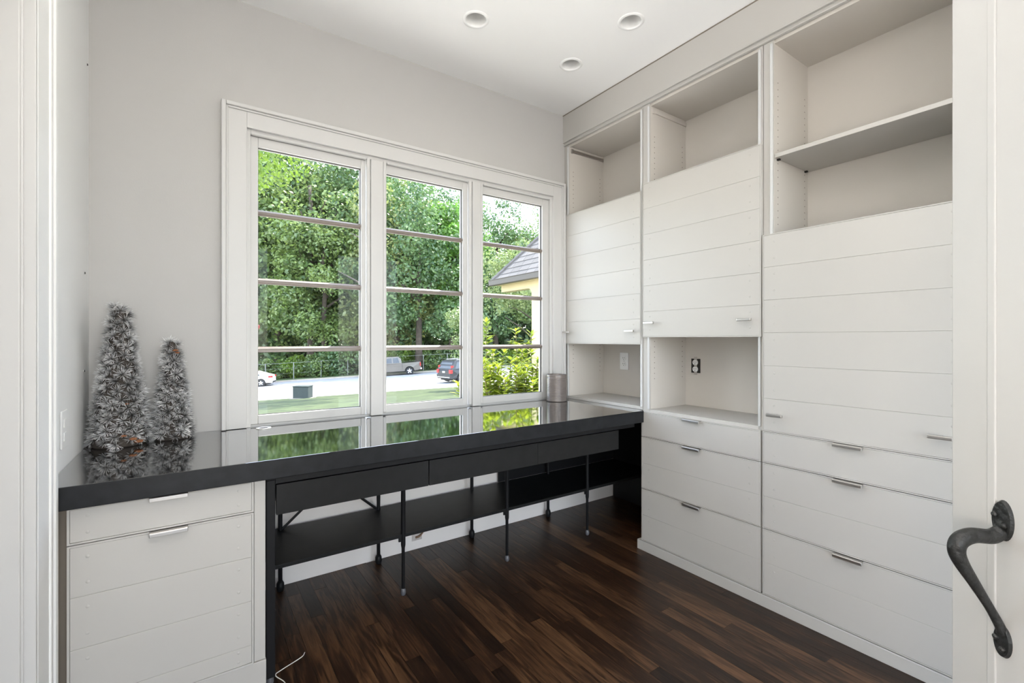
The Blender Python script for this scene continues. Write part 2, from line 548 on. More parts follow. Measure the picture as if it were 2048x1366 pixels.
for gi, (g0, g1, o0, o1) in enumerate(GL):
    # stop bead around each opening
    s0, s1 = o0 + 0.0005, o1 - 0.0005
    mesh_obj('stop_bead', B((s0, s0 + .020, 2.404, 2.424, 0.790, 2.126), (s1 - .020, s1, 2.404, 2.424, 0.790, 2.126),
                            (s0 + .020, s1 - .020, 2.404, 2.424, 2.106, 2.126)), M['white'], win, 0.007, seg=3)
    # sash frame
    f0, f1 = o0 + 0.0205, o1 - 0.0205
    sash = mesh_obj('sash', B((f0, g0, 2.424, 2.466, 0.7885, 2.108), (g1, f1, 2.424, 2.466, 0.7885, 2.108),
                              (g0, g1, 2.424, 2.466, ZT, 2.108), (g0, g1, 2.424, 2.466, 0.7885, ZB)), M['white'], win, 0.003)
    mesh_obj('glazing_line', B((g0, g0 + .002, 2.436, 2.450, ZB, ZT), (g1 - .002, g1, 2.436, 2.450, ZB, ZT),
                               (g0, g1, 2.436, 2.450, ZT - .0025, ZT), (g0, g1, 2.436, 2.450, ZB, ZB + .002)), M['gasket'], sash)
    for z in MUN:
        bm = bmesh.new()
        prism(bm, [(2.450, z - .013), (2.438, z - .013), (2.430, z - .006), (2.427, z - .004), (2.427, z + .004), (2.430, z + .006), (2.438, z + .013), (2.450, z + .013)], 'x', g0, g1)
        bmesh.ops.recalc_face_normals(bm, faces=bm.faces)
        mesh_obj('muntin', bm, M['muntin'], sash)
    zs = [ZB] + MUN + [ZT]
    for za, zb in zip(zs, zs[1:]):
        a = za + (.013 if za != ZB else 0)
        b = zb - (.013 if zb != ZT else 0)
        # one sheet of glass between the bars
        pm = bmesh.new()
        vs = [pm.verts.new(p) for p in ((g0, 2.4435, a), (g1, 2.4435, a), (g1, 2.4435, b), (g0, 2.4435, b))]
        pm.faces.new(vs)
        mesh_obj('pane', pm, M['glass'], sash)

# ---- bulkhead above the towers
trim2 = struct(mesh_obj('trim_2', B((FACE, 2.64, 0.385, WALL_Y, 2.510, CEIL), (FACE + .010, 2.64, 0.385, WALL_Y, 2.4955, 2.510)), M['cab'], None, 0.002),
               'off-white bulkhead running above the tower cabinets', 'trim')
mesh_obj('bead', B((FACE - .003, FACE + .012, 0.385, WALL_Y - .002, 2.508, 2.516), (FACE + .004, FACE + .02, 0.385, WALL_Y - .002, 2.488, 2.4955)), M['cab'], trim2, 0.002)
mesh_obj('shadow_line', B((FACE - .0015, FACE + .002, 0.385, WALL_Y - .002, CEIL - .006, CEIL - .001)), M['darkgap'], trim2)

# ---- open door on the right
P = Vector((1.0814, 0.1655))
DU = Vector((0.613, 0.790))                 # along the leaf towards its free edge
DN = Vector((-0.790, 0.613))                # out of the visible face
edge = P + 0.10 * DU
hinge = edge - 0.82 * DU
def leaf_pt(u, n, z):
    q = P + u * DU + n * DN
    return (q.x, q.y, z)
def leaf_box(bm, u0, u1, n0, n1, z0, z1):
    v = [bm.verts.new(leaf_pt(*p)) for p in ((u0, n0, z0), (u1, n0, z0), (u1, n1, z0), (u0, n1, z0), (u0, n0, z1), (u1, n0, z1), (u1, n1, z1), (u0, n1, z1))]
    for f in ((3, 2, 1, 0), (4, 5, 6, 7), (0, 1, 5, 4), (1, 2, 6, 5), (2, 3, 7, 6), (3, 0, 4, 7)):
        bm.faces.new([v[i] for i in f])
    return bm
d2 = struct(mesh_obj('door_2', leaf_box(bmesh.new(), -0.72, 0.10, -0.042, 0.0, 0.008, 2.22), M['white'], None, 0.003),
            'open white door at the right edge of the view', 'door')
bm = bmesh.new()
leaf_box(bm, 0.016, 0.030, -0.001, 0.003, 0.05, 2.2)
mesh_obj('stile_moulding', bm, M['white'], d2, 0.0014)
# forged pull
pp = spline([
    (0.004, 0.004, 0.868, .011), (0.004, 0.020, 0.860, .0115), (0.004, 0.048, 0.861, .012), (0.004, 0.067, 0.853, .0125), (0.004, 0.073, 0.838, .012),
    (0.004, 0.067, 0.818, .0105), (0.004, 0.045, 0.782, .008), (0.004, 0.022, 0.744, .0065), (0.004, 0.006, 0.714, .007), (0.004, 0.003, 0.703, .007)], 6)
hd = mesh_obj('door_handle', add_tube(bmesh.new(), [leaf_pt(*q[:3]) for q in pp], [float(q[3]) for q in pp], 12), M['iron'], d2, smooth=True)
for zc, hh, ww in ((0.886, 0.033, 0.017), (0.690, 0.026, 0.014)):
    bm = bmesh.new()
    ring = [(ww * math.cos(2 * math.pi * i / 28), hh * math.sin(2 * math.pi * i / 28)) for i in range(28)]
    a = [bm.verts.new(leaf_pt(.004 + p, 0.0, zc + q)) for p, q in ring]
    b = [bm.verts.new(leaf_pt(.004 + p * .9, 0.005, zc + q * .9)) for p, q in ring]
    for i in range(28):
        bm.faces.new((a[i], a[(i + 1) % 28], b[(i + 1) % 28], b[i]))
    bm.faces.new(b)
    mesh_obj('handle_plate', bm, M['iron'], hd)
for u, z in ((0.009, 0.893), (-0.006, 0.880), (0.007, 0.694), (-0.004, 0.680)):
    bm = bmesh.new()
    bmesh.ops.create_uvsphere(bm, u_segments=10, v_segments=6, radius=0.0048, matrix=Matrix.Translation(leaf_pt(.004 + u, 0.006, z)))
    mesh_obj('rivet', bm, M['iron'], hd, smooth=True)

# ================================================================== added fill lamps out of view, then the recessed ceiling lights
BX, BY, BZ = 0.30, 0.50, 2.22
bw = empty('fill_pendant', (BX, BY, CEIL), 'added bowl pendant for fill light, unseen above the viewer', 'lamp')
lathe('canopy', [(0.0, 0.0), (0.06, 0.0), (0.06, -0.015), (0.006, -0.025), (0.0, -0.025)], M['white'], bw, (BX, BY, CEIL), 32)
lathe('bowl', [(0.0, -0.09), (0.08, -0.085), (0.17, -0.04), (0.20, 0.0), (0.195, 0.0), (0.165, -0.035), (0.078, -0.078), (0.0, -0.083)], M['white'], bw, (BX, BY, BZ), 40)
for k in range(3):
    a_ = 2 * math.pi * k / 3
    tube('rod', [(BX + .195 * math.cos(a_), BY + .195 * math.sin(a_), BZ), (BX + .04 * math.cos(a_), BY + .04 * math.sin(a_), CEIL - .01)], .002, M['steel'], bw, 6)
def lamp(name, kind, watt, loc, rot, soft, parent):
    l_ = bpy.data.lights.new(name, kind)
    l_.energy = watt
    l_.shadow_soft_size = soft
    l_.color = (1.0, 0.965, 0.92)
    o_ = bpy.data.objects.new(name, l_)
    COL.objects.link(o_)
    o_.location = loc
    o_.rotation_euler = rot
    place(o_, parent)
    return l_
u_ = lamp('ceiling_fill', 'SPOT', UP_WATT, (BX, BY, BZ + .01), (math.pi, 0, 0), 0.12, bw)
u_.spot_size = math.radians(170)
u_.spot_blend = 0.5
lamp('bowl_fill', 'POINT', LAMP_WATT, (BX, BY, BZ - .20), (0, 0, 0), 0.10, bw)
gx, gy, gz = -0.10, -0.14, 0.98
gf = empty('fill_floor_lamp', (gx, gy, 0), 'added stand with a fill light, unseen behind the viewer', 'lamp')  # added only for its fill light, no such lamp known
lathe('base', [(0.0, 0.0), (0.12, 0.0), (0.12, 0.012), (0.02, 0.025), (0.0, 0.025)], M['white'], gf, (gx, gy, 0), 32)
lathe('pole', [(0.0, 0.02), (0.01, 0.02), (0.01, gz - .14), (0.03, gz - .135), (0.0, gz - .13)], M['white'], gf, (gx, gy, 0), 16)
lamp('globe_fill', 'POINT', GLOBE_WATT, (gx, gy, gz), (0, 0, 0), 0.12, gf).color = (1.0, 0.88, 0.74)
CANLAB = ['round recessed ceiling light farthest left, its can open and dark', 'round recessed ceiling light nearest the tall tower with the open shelf',
          'smallest round recessed ceiling light, nearest the window corner', 'round recessed ceiling light just above the top edge of the view']
for (cx, cy), lab in zip(CANS, CANLAB):
    e = empty('recessed_light', (cx, cy, CEIL), lab, 'ceiling light', 'recessed lights in the ceiling')
    lathe('trim_ring', [(CAN_R, 0.002), (CAN_R, -0.003), (CAN_R + .004, -0.0045), (CAN_R + .012, -0.004), (CAN_R + .0155, -0.0005), (CAN_R + .0155, 0.0)], M['lamptrim'], e, (cx, cy, CEIL), 40)
    lathe('can', [(CAN_R, 0.0), (CAN_R - .002, 0.03), (CAN_R - .010, 0.085), (CAN_R - .016, 0.10), (0.016, 0.102), (0.016, 0.115), (0, 0.115)], M['lampcan'], e, (cx, cy, CEIL), 40)
    lathe('bulb', [(0.028, 0.103), (0.030, 0.092), (0.024, 0.088), (0.0, 0.088)], M['slot'], e, (cx, cy, CEIL), 24)
    l = bpy.data.lights.new('downlight', 'SPOT')
    l.energy = CAN_WATT
    l.spot_size = math.radians(150)
    l.spot_blend = 1.0
    l.shadow_soft_size = 0.04
    l.color = (1.0, 0.95, 0.88)
    ob = bpy.data.objects.new('downlight', l)
    COL.objects.link(ob)
    ob.location = (cx, cy, CEIL - 0.002)
    place(ob, e)

# ================================================================== shared cabinet pieces
def nail_heads(parent, spots, axis, plane):
    """tiny filled nail heads proud of the boards; axis 'x' faces -x, 'y' faces -y"""
    bm = bmesh.new()
    for a, z in spots:
        n = 8
        c = bm.verts.new((plane - 0.0022, a, z) if axis == 'x' else (a, plane - 0.0022, z))
        ring = []
        for i in range(n):
            ca, sa = 0.0050 * math.cos(2 * math.pi * i / n), 0.0050 * math.sin(2 * math.pi * i / n)
            ring.append(bm.verts.new((plane, a + ca, z + sa) if axis == 'x' else (a + ca, plane, z + sa)))
        for i in range(n):
            bm.faces.new((c, ring[i], ring[(i + 1) % n]))
    mesh_obj('nail_heads', bm, M['cab'], parent, smooth=True, kind='stuff')

def nails_for(lo, hi, splits, inset=0.05):
    zs = []
    for a, b in zip(splits, splits[1:]):
        zs += [a + 0.27 * (b - a), a + 0.78 * (b - a)]
    return [(lo + inset, z) for z in zs] + [(hi - inset, z) for z in zs]

def front_x(name, parent, y0, y1, z0, z1, splits, plane=FACE, thick=0.02):
    """door or drawer front facing -x: slab with a thin lip, boards between"""
    slab = mesh_obj(name, B((plane + 0.004, plane + thick, y0, y1, z0, z1),
                            (plane - .0005, plane + .004, y0, y0 + .004, z0, z1), (plane - .0005, plane + .004, y1 - .004, y1, z0, z1),
                            (plane - .0005, plane + .004, y0 + .004, y1 - .004, z1 - .004, z1), (plane - .0005, plane + .004, y0 + .004, y1 - .004, z0, z0 + .004)), M['cab'], parent)
    zz = [z0 + .0045] + list(splits) + [z1 - .0045]
    for a, b in zip(zz, zz[1:]):
        mesh_obj('board', B((plane, plane + 0.0045, y0 + .0048, y1 - .0048, a + .0003, b - .0003)), M['cab'], slab, 0.0007, seg=1)
    nail_heads(slab, nails_for(y0, y1, zz), 'x', plane)
    return slab

def bar_pull(parent, yc, zc, L=0.066, plane=FACE):
    h = mesh_obj('handle', B((plane - .034, plane - .022, yc - L / 2, yc + L / 2, zc - .006, zc + .006)), M['steel'], parent, 0.0022)
    mesh_obj('handle_post', add_tube(bmesh.new(), [(plane - .023, yc, zc), (plane + .002, yc, zc)], .0045, 10), M['steel'], parent)
    return h

def edge_pull_x(parent, yc, ztop, L=0.097, plane=FACE):
    bm = bmesh.new()
    prism(bm, [(plane + .004, ztop), (plane - .018, ztop), (plane - .021, ztop - .003), (plane - .021, ztop - .013), (plane - .018, ztop - .013), (plane - .018, ztop - .004), (plane + .004, ztop - .003)][::-1], 'y', yc - L / 2, yc + L / 2)
    return mesh_obj('handle', bm, M['steel'], parent, 0.0008, seg=1)

def pin_holes(parent, plane_y, xs, zs):
    bm = bmesh.new()
    for x in xs:
        for z in zs:
            c = [bm.verts.new((x + .0028 * math.cos(i * math.pi / 4), plane_y, z + .0028 * math.sin(i * math.pi / 4))) for i in range(8)]
            bm.faces.new(c)
    mesh_obj('pin_holes', bm, M['hole'], parent, kind='stuff')

def tower(name, label, ya, yb, oa, ob, z0, door, nook_floor, drawers=False, shelf=None, holes=()):
    """built-in tower: carcass open to -x between Y oa..ob; unit Y ya..yb"""
    e = empty(name, (2.36, (ya + yb) / 2, z0), label, 'cabinet')
    mesh_obj('side_panel', B((STILE + .002, 2.60, ob, yb, z0, 2.4955)), M['cabin'], e)
    mesh_obj('side_panel', B((STILE + .002, 2.60, ya, oa, z0, 2.4955)), M['cabin'], e)
    mesh_obj('back_panel', B((BACK, BACK + .012, oa, ob, z0, 2.4955)), M['cabin'], e)
    mesh_obj('top_panel', B((STILE + .004, BACK, oa, ob, 2.474, 2.4955)), M['cabin'], e)
    mesh_obj('bottom_panel', B((STILE - .004, BACK, oa, ob, nook_floor - .018, nook_floor)), M['cab'], e, 0.0012)
    for a, b in ((ya, oa), (ob, yb)):
        mesh_obj('stile', B((STILE - .004, STILE + .002, a + .0005, b - .0005, max(z0, nook_floor - .018), 2.487)), M['cab'], e, 0.001)
    for s in (oa - .012, ob + .001):
        mesh_obj('track', B((STILE - .012, STILE - .004, s, s + .011, nook_floor, 2.472)), M['track'], e, 0.002)
    y0, y1, za, zb, lines, pulls, pz = door
    d = front_x('door', e, y0, y1, za, zb, lines)
    for p in pulls:
        bar_pull(d, p, pz)
    if shelf:
        s = mesh_obj('shelf', B((STILE + .002, BACK - .002, oa + .002, ob - .002, shelf - .0175, shelf)), M['cab'], e, 0.0012)
        for x in (STILE + .03, BACK - .03):
            mesh_obj('shelf_pin', B((x - .006, x + .006, ob - .012, ob, shelf - .024, shelf - .0175)), M['slot'], s)
    if nook_floor > .78:
        mesh_obj('lift_rail', B((STILE + .03, BACK - .004, ob - .008, ob, 2.438, 2.458), (STILE + .012, STILE + .03, ob - .010, ob, 2.434, 2.462)), M['steel'] if nook_floor > .795 else M['cabin'], e, 0.001)
    if holes:
        for yy in (ob - .0006, oa + .0006):
            pin_holes(e, yy, (2.134, 2.386), holes)
    if drawers:
        mesh_obj('drawer_carcass', B((FACE + .021, 2.60, ya + .002, yb - .0005, 0.0525, nook_floor - .0185)), M['darkgap'], e)
        yc = (y0 + y1) / 2 if drawers is True else drawers
        for (a, b, sp) in ((0.6365, 0.7735, []), (0.3465, 0.6335, [0.488]), (0.0555, 0.3435, [0.199])):
            f = front_x('drawer', e, ya + .0035, yb - .0035, a, b, sp)
            edge_pull_x(f, yc, b + .0005)
    return e

hz = [2.31 - 0.0297 * i for i in range(9)]
hz2 = [1.166 - 0.0297 * i for i in range(8)]
six = lambda a, b: [a + (b - a) * i / 6 for i in range(1, 6)]
tower('tower_cabinet', 'white tower cabinet beside the window standing on the black counter', 1.742, 2.409, 1.755, 2.364, 0.7805,
      (1.746, 2.4065, 1.149, 2.0115, six(1.149, 2.0115), (2.345, 1.805), 1.2255), 0.7985, holes=hz + hz2)
tower('tower_cabinet', 'middle white tower cabinet with an uncovered black-framed outlet in its nook', 1.0715, 1.741, 1.092, 1.692, 0.052,
      (1.073, 1.7305, 1.190, 2.046, six(1.190, 2.046), (1.668, 1.136), 1.268), 0.7905, drawers=1.4165, holes=hz + hz2)
tower('tower_cabinet', 'tall white tower cabinet with one open shelf, nearest the open door', 0.386, 1.070, 0.42, 1.027, 0.052,
      (0.392, 1.0665, 0.7755, 1.6385, six(0.7755, 1.6385), (1.004, 0.468), 0.8515), 0.773, drawers=0.7395, shelf=1.990, holes=[2.31 - 0.0297 * i for i in range(22)])

# outlets in the nooks
def outlet(label, y, z, covered):
    e = empty('wall_outlet', (BACK - .004, y, z), label, 'outlet')
    if covered:
        box('cover_plate', (BACK - .006, BACK - .0005, y - .0365, y + .0365, z - .0575, z + .0575), M['plate'], e, 0.002)
    else:
        bm = B((BACK - .002, BACK - .0005, y - .029, y + .029, z - .041, z + .041))
        mesh_obj('wall_box', bm, M['slot'], e)
        mesh_obj('strap', B((BACK - .005, BACK - .002, y - .009, y + .009, z - .052, z + .052)), M['steel'], e, 0.001)
    for k in (-1, 1):
        bm = bmesh.new()
        ring = [(.0165 * math.cos(2 * math.pi * i / 20), max(-.0135, min(.0135, .0165 * math.sin(2 * math.pi * i / 20)))) for i in range(20)]
        prism(bm, [(y + a, z + k * .0195 + b) for a, b in ring], 'x', BACK - .010, BACK - .003)
        s = mesh_obj('socket', bm, M['plate'], e, 0.0008, seg=1)
        for dy in (-.0062, .0062):
            box('slot', (BACK - .0104, BACK - .0098, y + dy - .0012, y + dy + .0012, z + k * .0195 - .001, z + k * .0195 + .0065), M['slot'], s)
        lathe_c = add_tube(bmesh.new(), [(BACK - .0104, y, z + k * .0195 - .0075), (BACK - .0098, y, z + k * .0195 - .0075)], .0024, 10)
        mesh_obj('ground_hole', lathe_c, M['slot'], s)
    if covered:
        mesh_obj('screw', add_tube(bmesh.new(), [(BACK - .0068, y, z), (BACK - .005, y, z)], .0028, 10), M['steel'], e)
outlet('white duplex outlet with cover plate in the nook next to the window', 2.166, 1.030, True)
outlet('white duplex outlet without a cover, dark box showing, in the middle nook', 1.624, 1.024, False)

# ================================================================== counter
bm = bmesh.new()
prism(bm, [(LEFT + .001, 1.72), (2.0785, 1.72), (2.0785, 1.7435), (2.62, 1.7435), (2.62, 2.428), (2.079, 2.428), (0.1, 2.428), (LEFT + .001, 2.409)], 'z', 0.715, 0.78)
for f in bm.faces:
    n_ = f.calc_center_median()
    f.material_index = 1 if abs(n_.y - 1.72) < 1e-3 else 0
ct = tag(mesh_obj('countertop', bm, [M['stone'], M['stone_edge']], None, 0.0025, seg=2), 'long glossy black stone countertop under the window', 'countertop')
WT[ct] = Vector((0, 0, 0))
lathe('cable_grommet', [(0.030, 0.0), (0.031, 0.0022), (0.027, 0.003), (0.020, 0.0018), (0.019, 0.001)], M['grom'], ct, (0.268, 2.352, 0.78), 30)
lathe('grommet_hole', [(0.0195, 0.0012), (0.0, 0.0012)], M['slot'], ct, (0.268, 2.352, 0.78), 24)

# ================================================================== left base cabinet
CF = 1.75
lc = empty('base_cabinet', (-0.06, 2.0, 0), 'white two-drawer base cabinet under the left end of the counter', 'cabinet')
mesh_obj('carcass', B((-0.2825, 0.2045, CF + .021, 2.40, 0.108, 0.7145)), M['cab'], lc)
mesh_obj('filler', B((LEFT + .002, -0.2845, CF + .03, CF + .05, 0.0, 0.7145)), M['darkgap'], lc)
mesh_obj('stile', B((0.1725, 0.2055, CF + .006, CF + .021, 0.109, 0.7145)), M['cab'], lc, 0.001)
mesh_obj('plinth', B((-0.2825, 0.2075, CF + .002, CF + .022, 0.0, 0.107)), M['cab'], lc, 0.0015)
def front_y(parent, x0, x1, z0, z1, splits):
    slab = mesh_obj('drawer', B((x0, x1, CF + .004, CF + .0205, z0, z1),
                                (x0, x0 + .0055, CF - .001, CF + .004, z0, z1), (x1 - .0055, x1, CF - .001, CF + .004, z0, z1),
                                (x0 + .0055, x1 - .0055, CF - .001, CF + .004, z1 - .005, z1), (x0 + .0055, x1 - .0055, CF - .001, CF + .004, z0, z0 + .005)), M['cab'], parent)
    zz = [z0 + .0055] + splits + [z1 - .0055]
    for a, b in zip(zz, zz[1:]):
        mesh_obj('board', B((x0 + .0062, x1 - .0062, CF, CF + .0045, a + .0003, b - .0003)), M['cab'], slab, 0.0007, seg=1)
    nail_heads(slab, nails_for(x0, x1, zz, 0.043), 'y', CF)
    xc, zt = -0.0545, z1 + .0005
    bm = bmesh.new()
    prism(bm, [(CF + .004, zt), (CF - .018, zt), (CF - .021, zt - .003), (CF - .021, zt - .013), (CF - .018, zt - .013), (CF - .018, zt - .004), (CF + .004, zt - .003)], 'x', xc - .047, xc + .047)
    mesh_obj('handle', bm, M['steel'], slab, 0.0008, seg=1)
front_y(lc, -0.2815, 0.1705, 0.6095, 0.7115, [])
front_y(lc, -0.2815, 0.1705, 0.1085, 0.6070, [0.172, 0.317, 0.462])

# ================================================================== black desk frame under the counter
dk = empty('desk_frame', (1.1, 2.1, 0), 'long black desk frame with three drawers and a low shelf under the counter', 'desk')
mesh_obj('corner_post', B((0.2095, 0.2365, 1.762, 1.790, 0.030, 0.7000)), M['black'], dk, 0.002)
mesh_obj('post_foot', add_tube(bmesh.new(), [(0.223, 1.785, 0.0), (0.223, 1.785, 0.006), (0.223, 1.785, 0.018), (0.223, 1.785, 0.032)], [.012, .013, .012, .009], 14), M['acrylic'], dk, smooth=True)
mesh_obj('top_rail', B((0.2365, 2.050, 1.762, 1.790, 0.686, 0.7100), (0.2095, 0.2365, 1.762, 1.790, 0.7005, 0.7100), (0.21, 2.60, 1.84, 2.40, 0.700, 0.7145)), M['black'], dk, 0.0015)
for a, b in ((0.239, 0.7985), (0.8025, 1.3615), (1.3625, 1.918)):
    mesh_obj('drawer', B((a, b, 1.758, 1.776, 0.5805, 0.6835), (a + .01, b - .01, 1.776, 2.03, 0.60, 0.68)), M['blackwood'], dk, 0.0015)
mesh_obj('shelf', B((0.25, 2.60, 2.045, 2.445, 0.268, 0.284)), M['blackwood'], dk, 0.0015)
mesh_obj('back_rail', B((0.25, 2.60, 2.425, 2.44, 0.60, 0.70)), M['black'], dk)
FRONT_LEGS = (0.8045, 1.3807, 1.9629)
REAR_LEGS = (0.3443, 0.8107, 1.3728, 1.954)
for x_ in FRONT_LEGS:
    y_ = 2.050
    lg = mesh_obj('leg', add_tube(bmesh.new(), [(x_, y_, z) for z in (0.70, 0.575, 0.574, 0.560, 0.545, 0.25, 0.232, 0.218, 0.03, 0.022)],
                                  [.0135, .0135, .0135, .0135, .0105, .0105, .0105, .0078, .0078, .006], 12), M['black'], dk, smooth=True)
    mesh_obj('foot', add_tube(bmesh.new(), [(x_, y_, z) for z in (0.036, 0.026, 0.014, 0.004, 0.0)], [.006, .0115, .013, .011, .008], 12), M['acrylic'], lg, smooth=True)
    mesh_obj('bracket', B((x_ - .022, x_ + .004, y_ - .004, y_ + .004, 0.250, 0.268)), M['black'], lg)
for i, x_ in enumerate(REAR_LEGS):
    y_ = 2.412
    lg = mesh_obj('leg', add_tube(bmesh.new(), [(x_, y_, z) for z in (0.70, 0.5, 0.29, 0.05, 0.045, 0.0)], [.0105, .0105, .0095, .0095, .0075, .0075], 12), M['black'], dk, smooth=True)
    mesh_obj('foot', add_tube(bmesh.new(), [(x_, y_, z) for z in (0.05, 0.036, 0.016, 0.004, 0.0)], [.009, .0165, .0175, .014, .012], 12), M['black'], lg, smooth=True)
def brace(a, b):
    mesh_obj('brace', add_tube(bmesh.new(), [a, b], .0065, 8), M['black'], dk)
brace((0.350, 2.412, 0.286), (0.350 + 0.48, 2.412, 0.698))
brace((0.806, 2.412, 0.286), (0.806 - 0.46, 2.412, 0.698))
# black panels closing the far right of the knee space
pn = tag(mesh_obj('modesty_panel', B((1.585, 2.615, 2.446, 2.456, 0.285, 0.698)), M['black']), 'black panel on the wall behind the right end of the desk shelf', 'panel')
tag(mesh_obj('end_panel', B((2.618, 2.636, 1.746, 2.456, 0.0, 0.712)), M['black']), 'black end panel closing the knee space under the counter', 'panel')

# torn cable outlet on the low wall
co = empty('cable_stub', (1.06, 2.457, 0.08), 'torn brown cable stub on the low wall under the desk shelf', 'cable')
box('wall_patch', (1.015, 1.075, 2.4562, 2.458, 0.050, 0.100), mat('bare_plaster', (0.52, 0.47, 0.44), 0.9, var=0.15, vscale=40), co, 0.0008)
tube('stub', spline([(1.035, 2.453, 0.068), (1.055, 2.449, 0.072), (1.075, 2.450, 0.086), (1.088, 2.453, 0.104), (1.110, 2.455, 0.108)], 5), [.006] * 8 + [.0045] * 8 + [.003] * 5, mat('brown_cable_jacket', (0.20, 0.12, 0.07), 0.6), co, 8)
# cable on the floor
cb = [onp for onp in spline([(0.236, 1.700, 0.006), (0.262, 1.715, 0.004), (0.262, 1.745, 0.012), (0.240, 1.785, 0.020), (0.262, 1.80, 0.022), (0.33, 1.83, 0.022), (0.345, 1.845, 0.026)], 6)]
tag(mesh_obj('cable', add_tube(bmesh.new(), cb, .0016, 6), M['cable'], smooth=True), 'thin white cable end lying by the left foot of the black desk', 'cable')

# ================================================================== things on the counter and the left wall
def ribbed_cup(x, y, z):
    prof = [(0.0, 0.004), (0.055, 0.004), (0.058, 0.0), (0.064, 0.0005), (0.0665, 0.004), (0.0665, 0.010), (0.0645, 0.013)]
    zz = 0.014
    while zz < 0.148:
        prof += [(0.0640, zz), (0.0655, zz + .0025), (0.0655, zz + .0058), (0.0640, zz + .0082)]
        zz += 0.0092
    prof += [(0.0640, 0.151), (0.0650, 0.160), (0.0655, 0.170), (0.0640, 0.172), (0.0625, 0.170), (0.0605, 0.150), (0.060, 0.012), (0.0, 0.010)]
    return lathe('ceramic_cup', prof, M['ceram'], None, (x, y, z), 48)
tag(ribbed_cup(1.946, 2.335 - .02, 0.7802), 'ribbed taupe ceramic cup standing on the counter by the window', 'cup')

sp = empty('wall_outlet', (LEFT, 1.965, 0.9), 'white outlet plate on the left wall above the counter', 'outlet')
box('cover_plate', (LEFT, LEFT + .005, 1.925, 2.0, 0.845, 0.96), M['wall_lit'], sp, 0.002)
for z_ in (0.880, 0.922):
    box('socket', (LEFT + .004, LEFT + .007, 1.947, 1.978, z_ - .013, z_ + .013), M['wall_lit'], sp, 0.002)
for (y_, z_), lab in zip(((2.360, 2.217), (2.310, 1.4235), (2.30, 1.0625)), ('tiny dark screw high on the left wall', 'tiny dark screw halfway up the left wall', 'tiny dark screw low on the left wall behind the tall frosted tree')):
    s_ = empty('wall_screw', (LEFT, y_, z_), lab, 'screw')
    mesh_obj('anchor', add_tube(bmesh.new(), [(LEFT, y_, z_), (LEFT + .002, y_, z_)], .0052, 10), M['grom'], s_)
    mesh_obj('screw_head', add_tube(bmesh.new(), [(LEFT + .001, y_, z_), (LEFT + .004, y_, z_)], .0038, 10), M['slot'], s_)

# ---- frosted cone trees made of needle tufts
needle = mat('frosted_needle', (0.42, 0.41, 0.40), 0.75, objvar=0.45, var=0.12, vscale=40)
def needle_mat():
    m = needle
    nt = m.node_tree
    b = nt.nodes['Principled BSDF']
    # frosted tips: each needle lighter towards its end (its own colouring, stored along the needle)
    at = nt.nodes.new('ShaderNodeAttribute')
    at.attribute_name = 'along'
    cr = nt.nodes.new('ShaderNodeValToRGB')
    cr.color_ramp.elements[0].position = 0.1
    cr.color_ramp.elements[0].color = (0.07, 0.066, 0.06, 1)
    cr.color_ramp.elements[1].position = 0.85
    cr.color_ramp.elements[1].color = (0.64, 0.64, 0.645, 1)
    link(at.outputs['Fac'], cr.inputs[0], m)
    src = b.inputs['Base Color'].links[0].from_node     # VectorMath scale
    link(cr.outputs[0], src.inputs[0], m)
needle_mat()
coremat = mat('brown_cone_core', (0.055, 0.045, 0.038), 0.9, var=0.3, vscale=30)
conemat = mat('copper_brown_bit', (0.30, 0.12, 0.05), 0.5)

def tuft_mesh(seed, n=60, L=0.030):
    rs = np.random.default_rng(seed)
    vs, fs, al = [], [], []
    for i in range(n):
        th = rs.uniform(0, 2 * math.pi)
        tilt = math.radians(rs.uniform(15, 88))
        d = np.array((math.sin(tilt) * math.cos(th), math.sin(tilt) * math.sin(th), math.cos(tilt)))
        side = np.cross(d, (rs.normal(), rs.normal(), rs.normal()))
        side /= np.linalg.norm(side)
        l = L * rs.uniform(0.75, 1.15)
        w = 0.0013
        b0 = d * 0.002
        m_ = d * l * .55
        k = len(vs)
        vs += [b0 - side * w * .6, b0 + side * w * .6, m_ + side * w, m_ - side * w, d * l]
        al += [0.0, 0.0, 0.55, 0.55, 1.0]
        fs += [(k, k + 1, k + 2, k + 3), (k + 3, k + 2, k + 4)]
    me = bpy.data.meshes.new('tuft')
    me.from_pydata([tuple(v) for v in vs], [], fs)
    a = me.attributes.new('along', 'FLOAT', 'POINT')
    a.data.foreach_set('value', al)
    me.materials.append(needle)
    return me
TUFTS = [tuft_mesh(s) for s in range(6)]

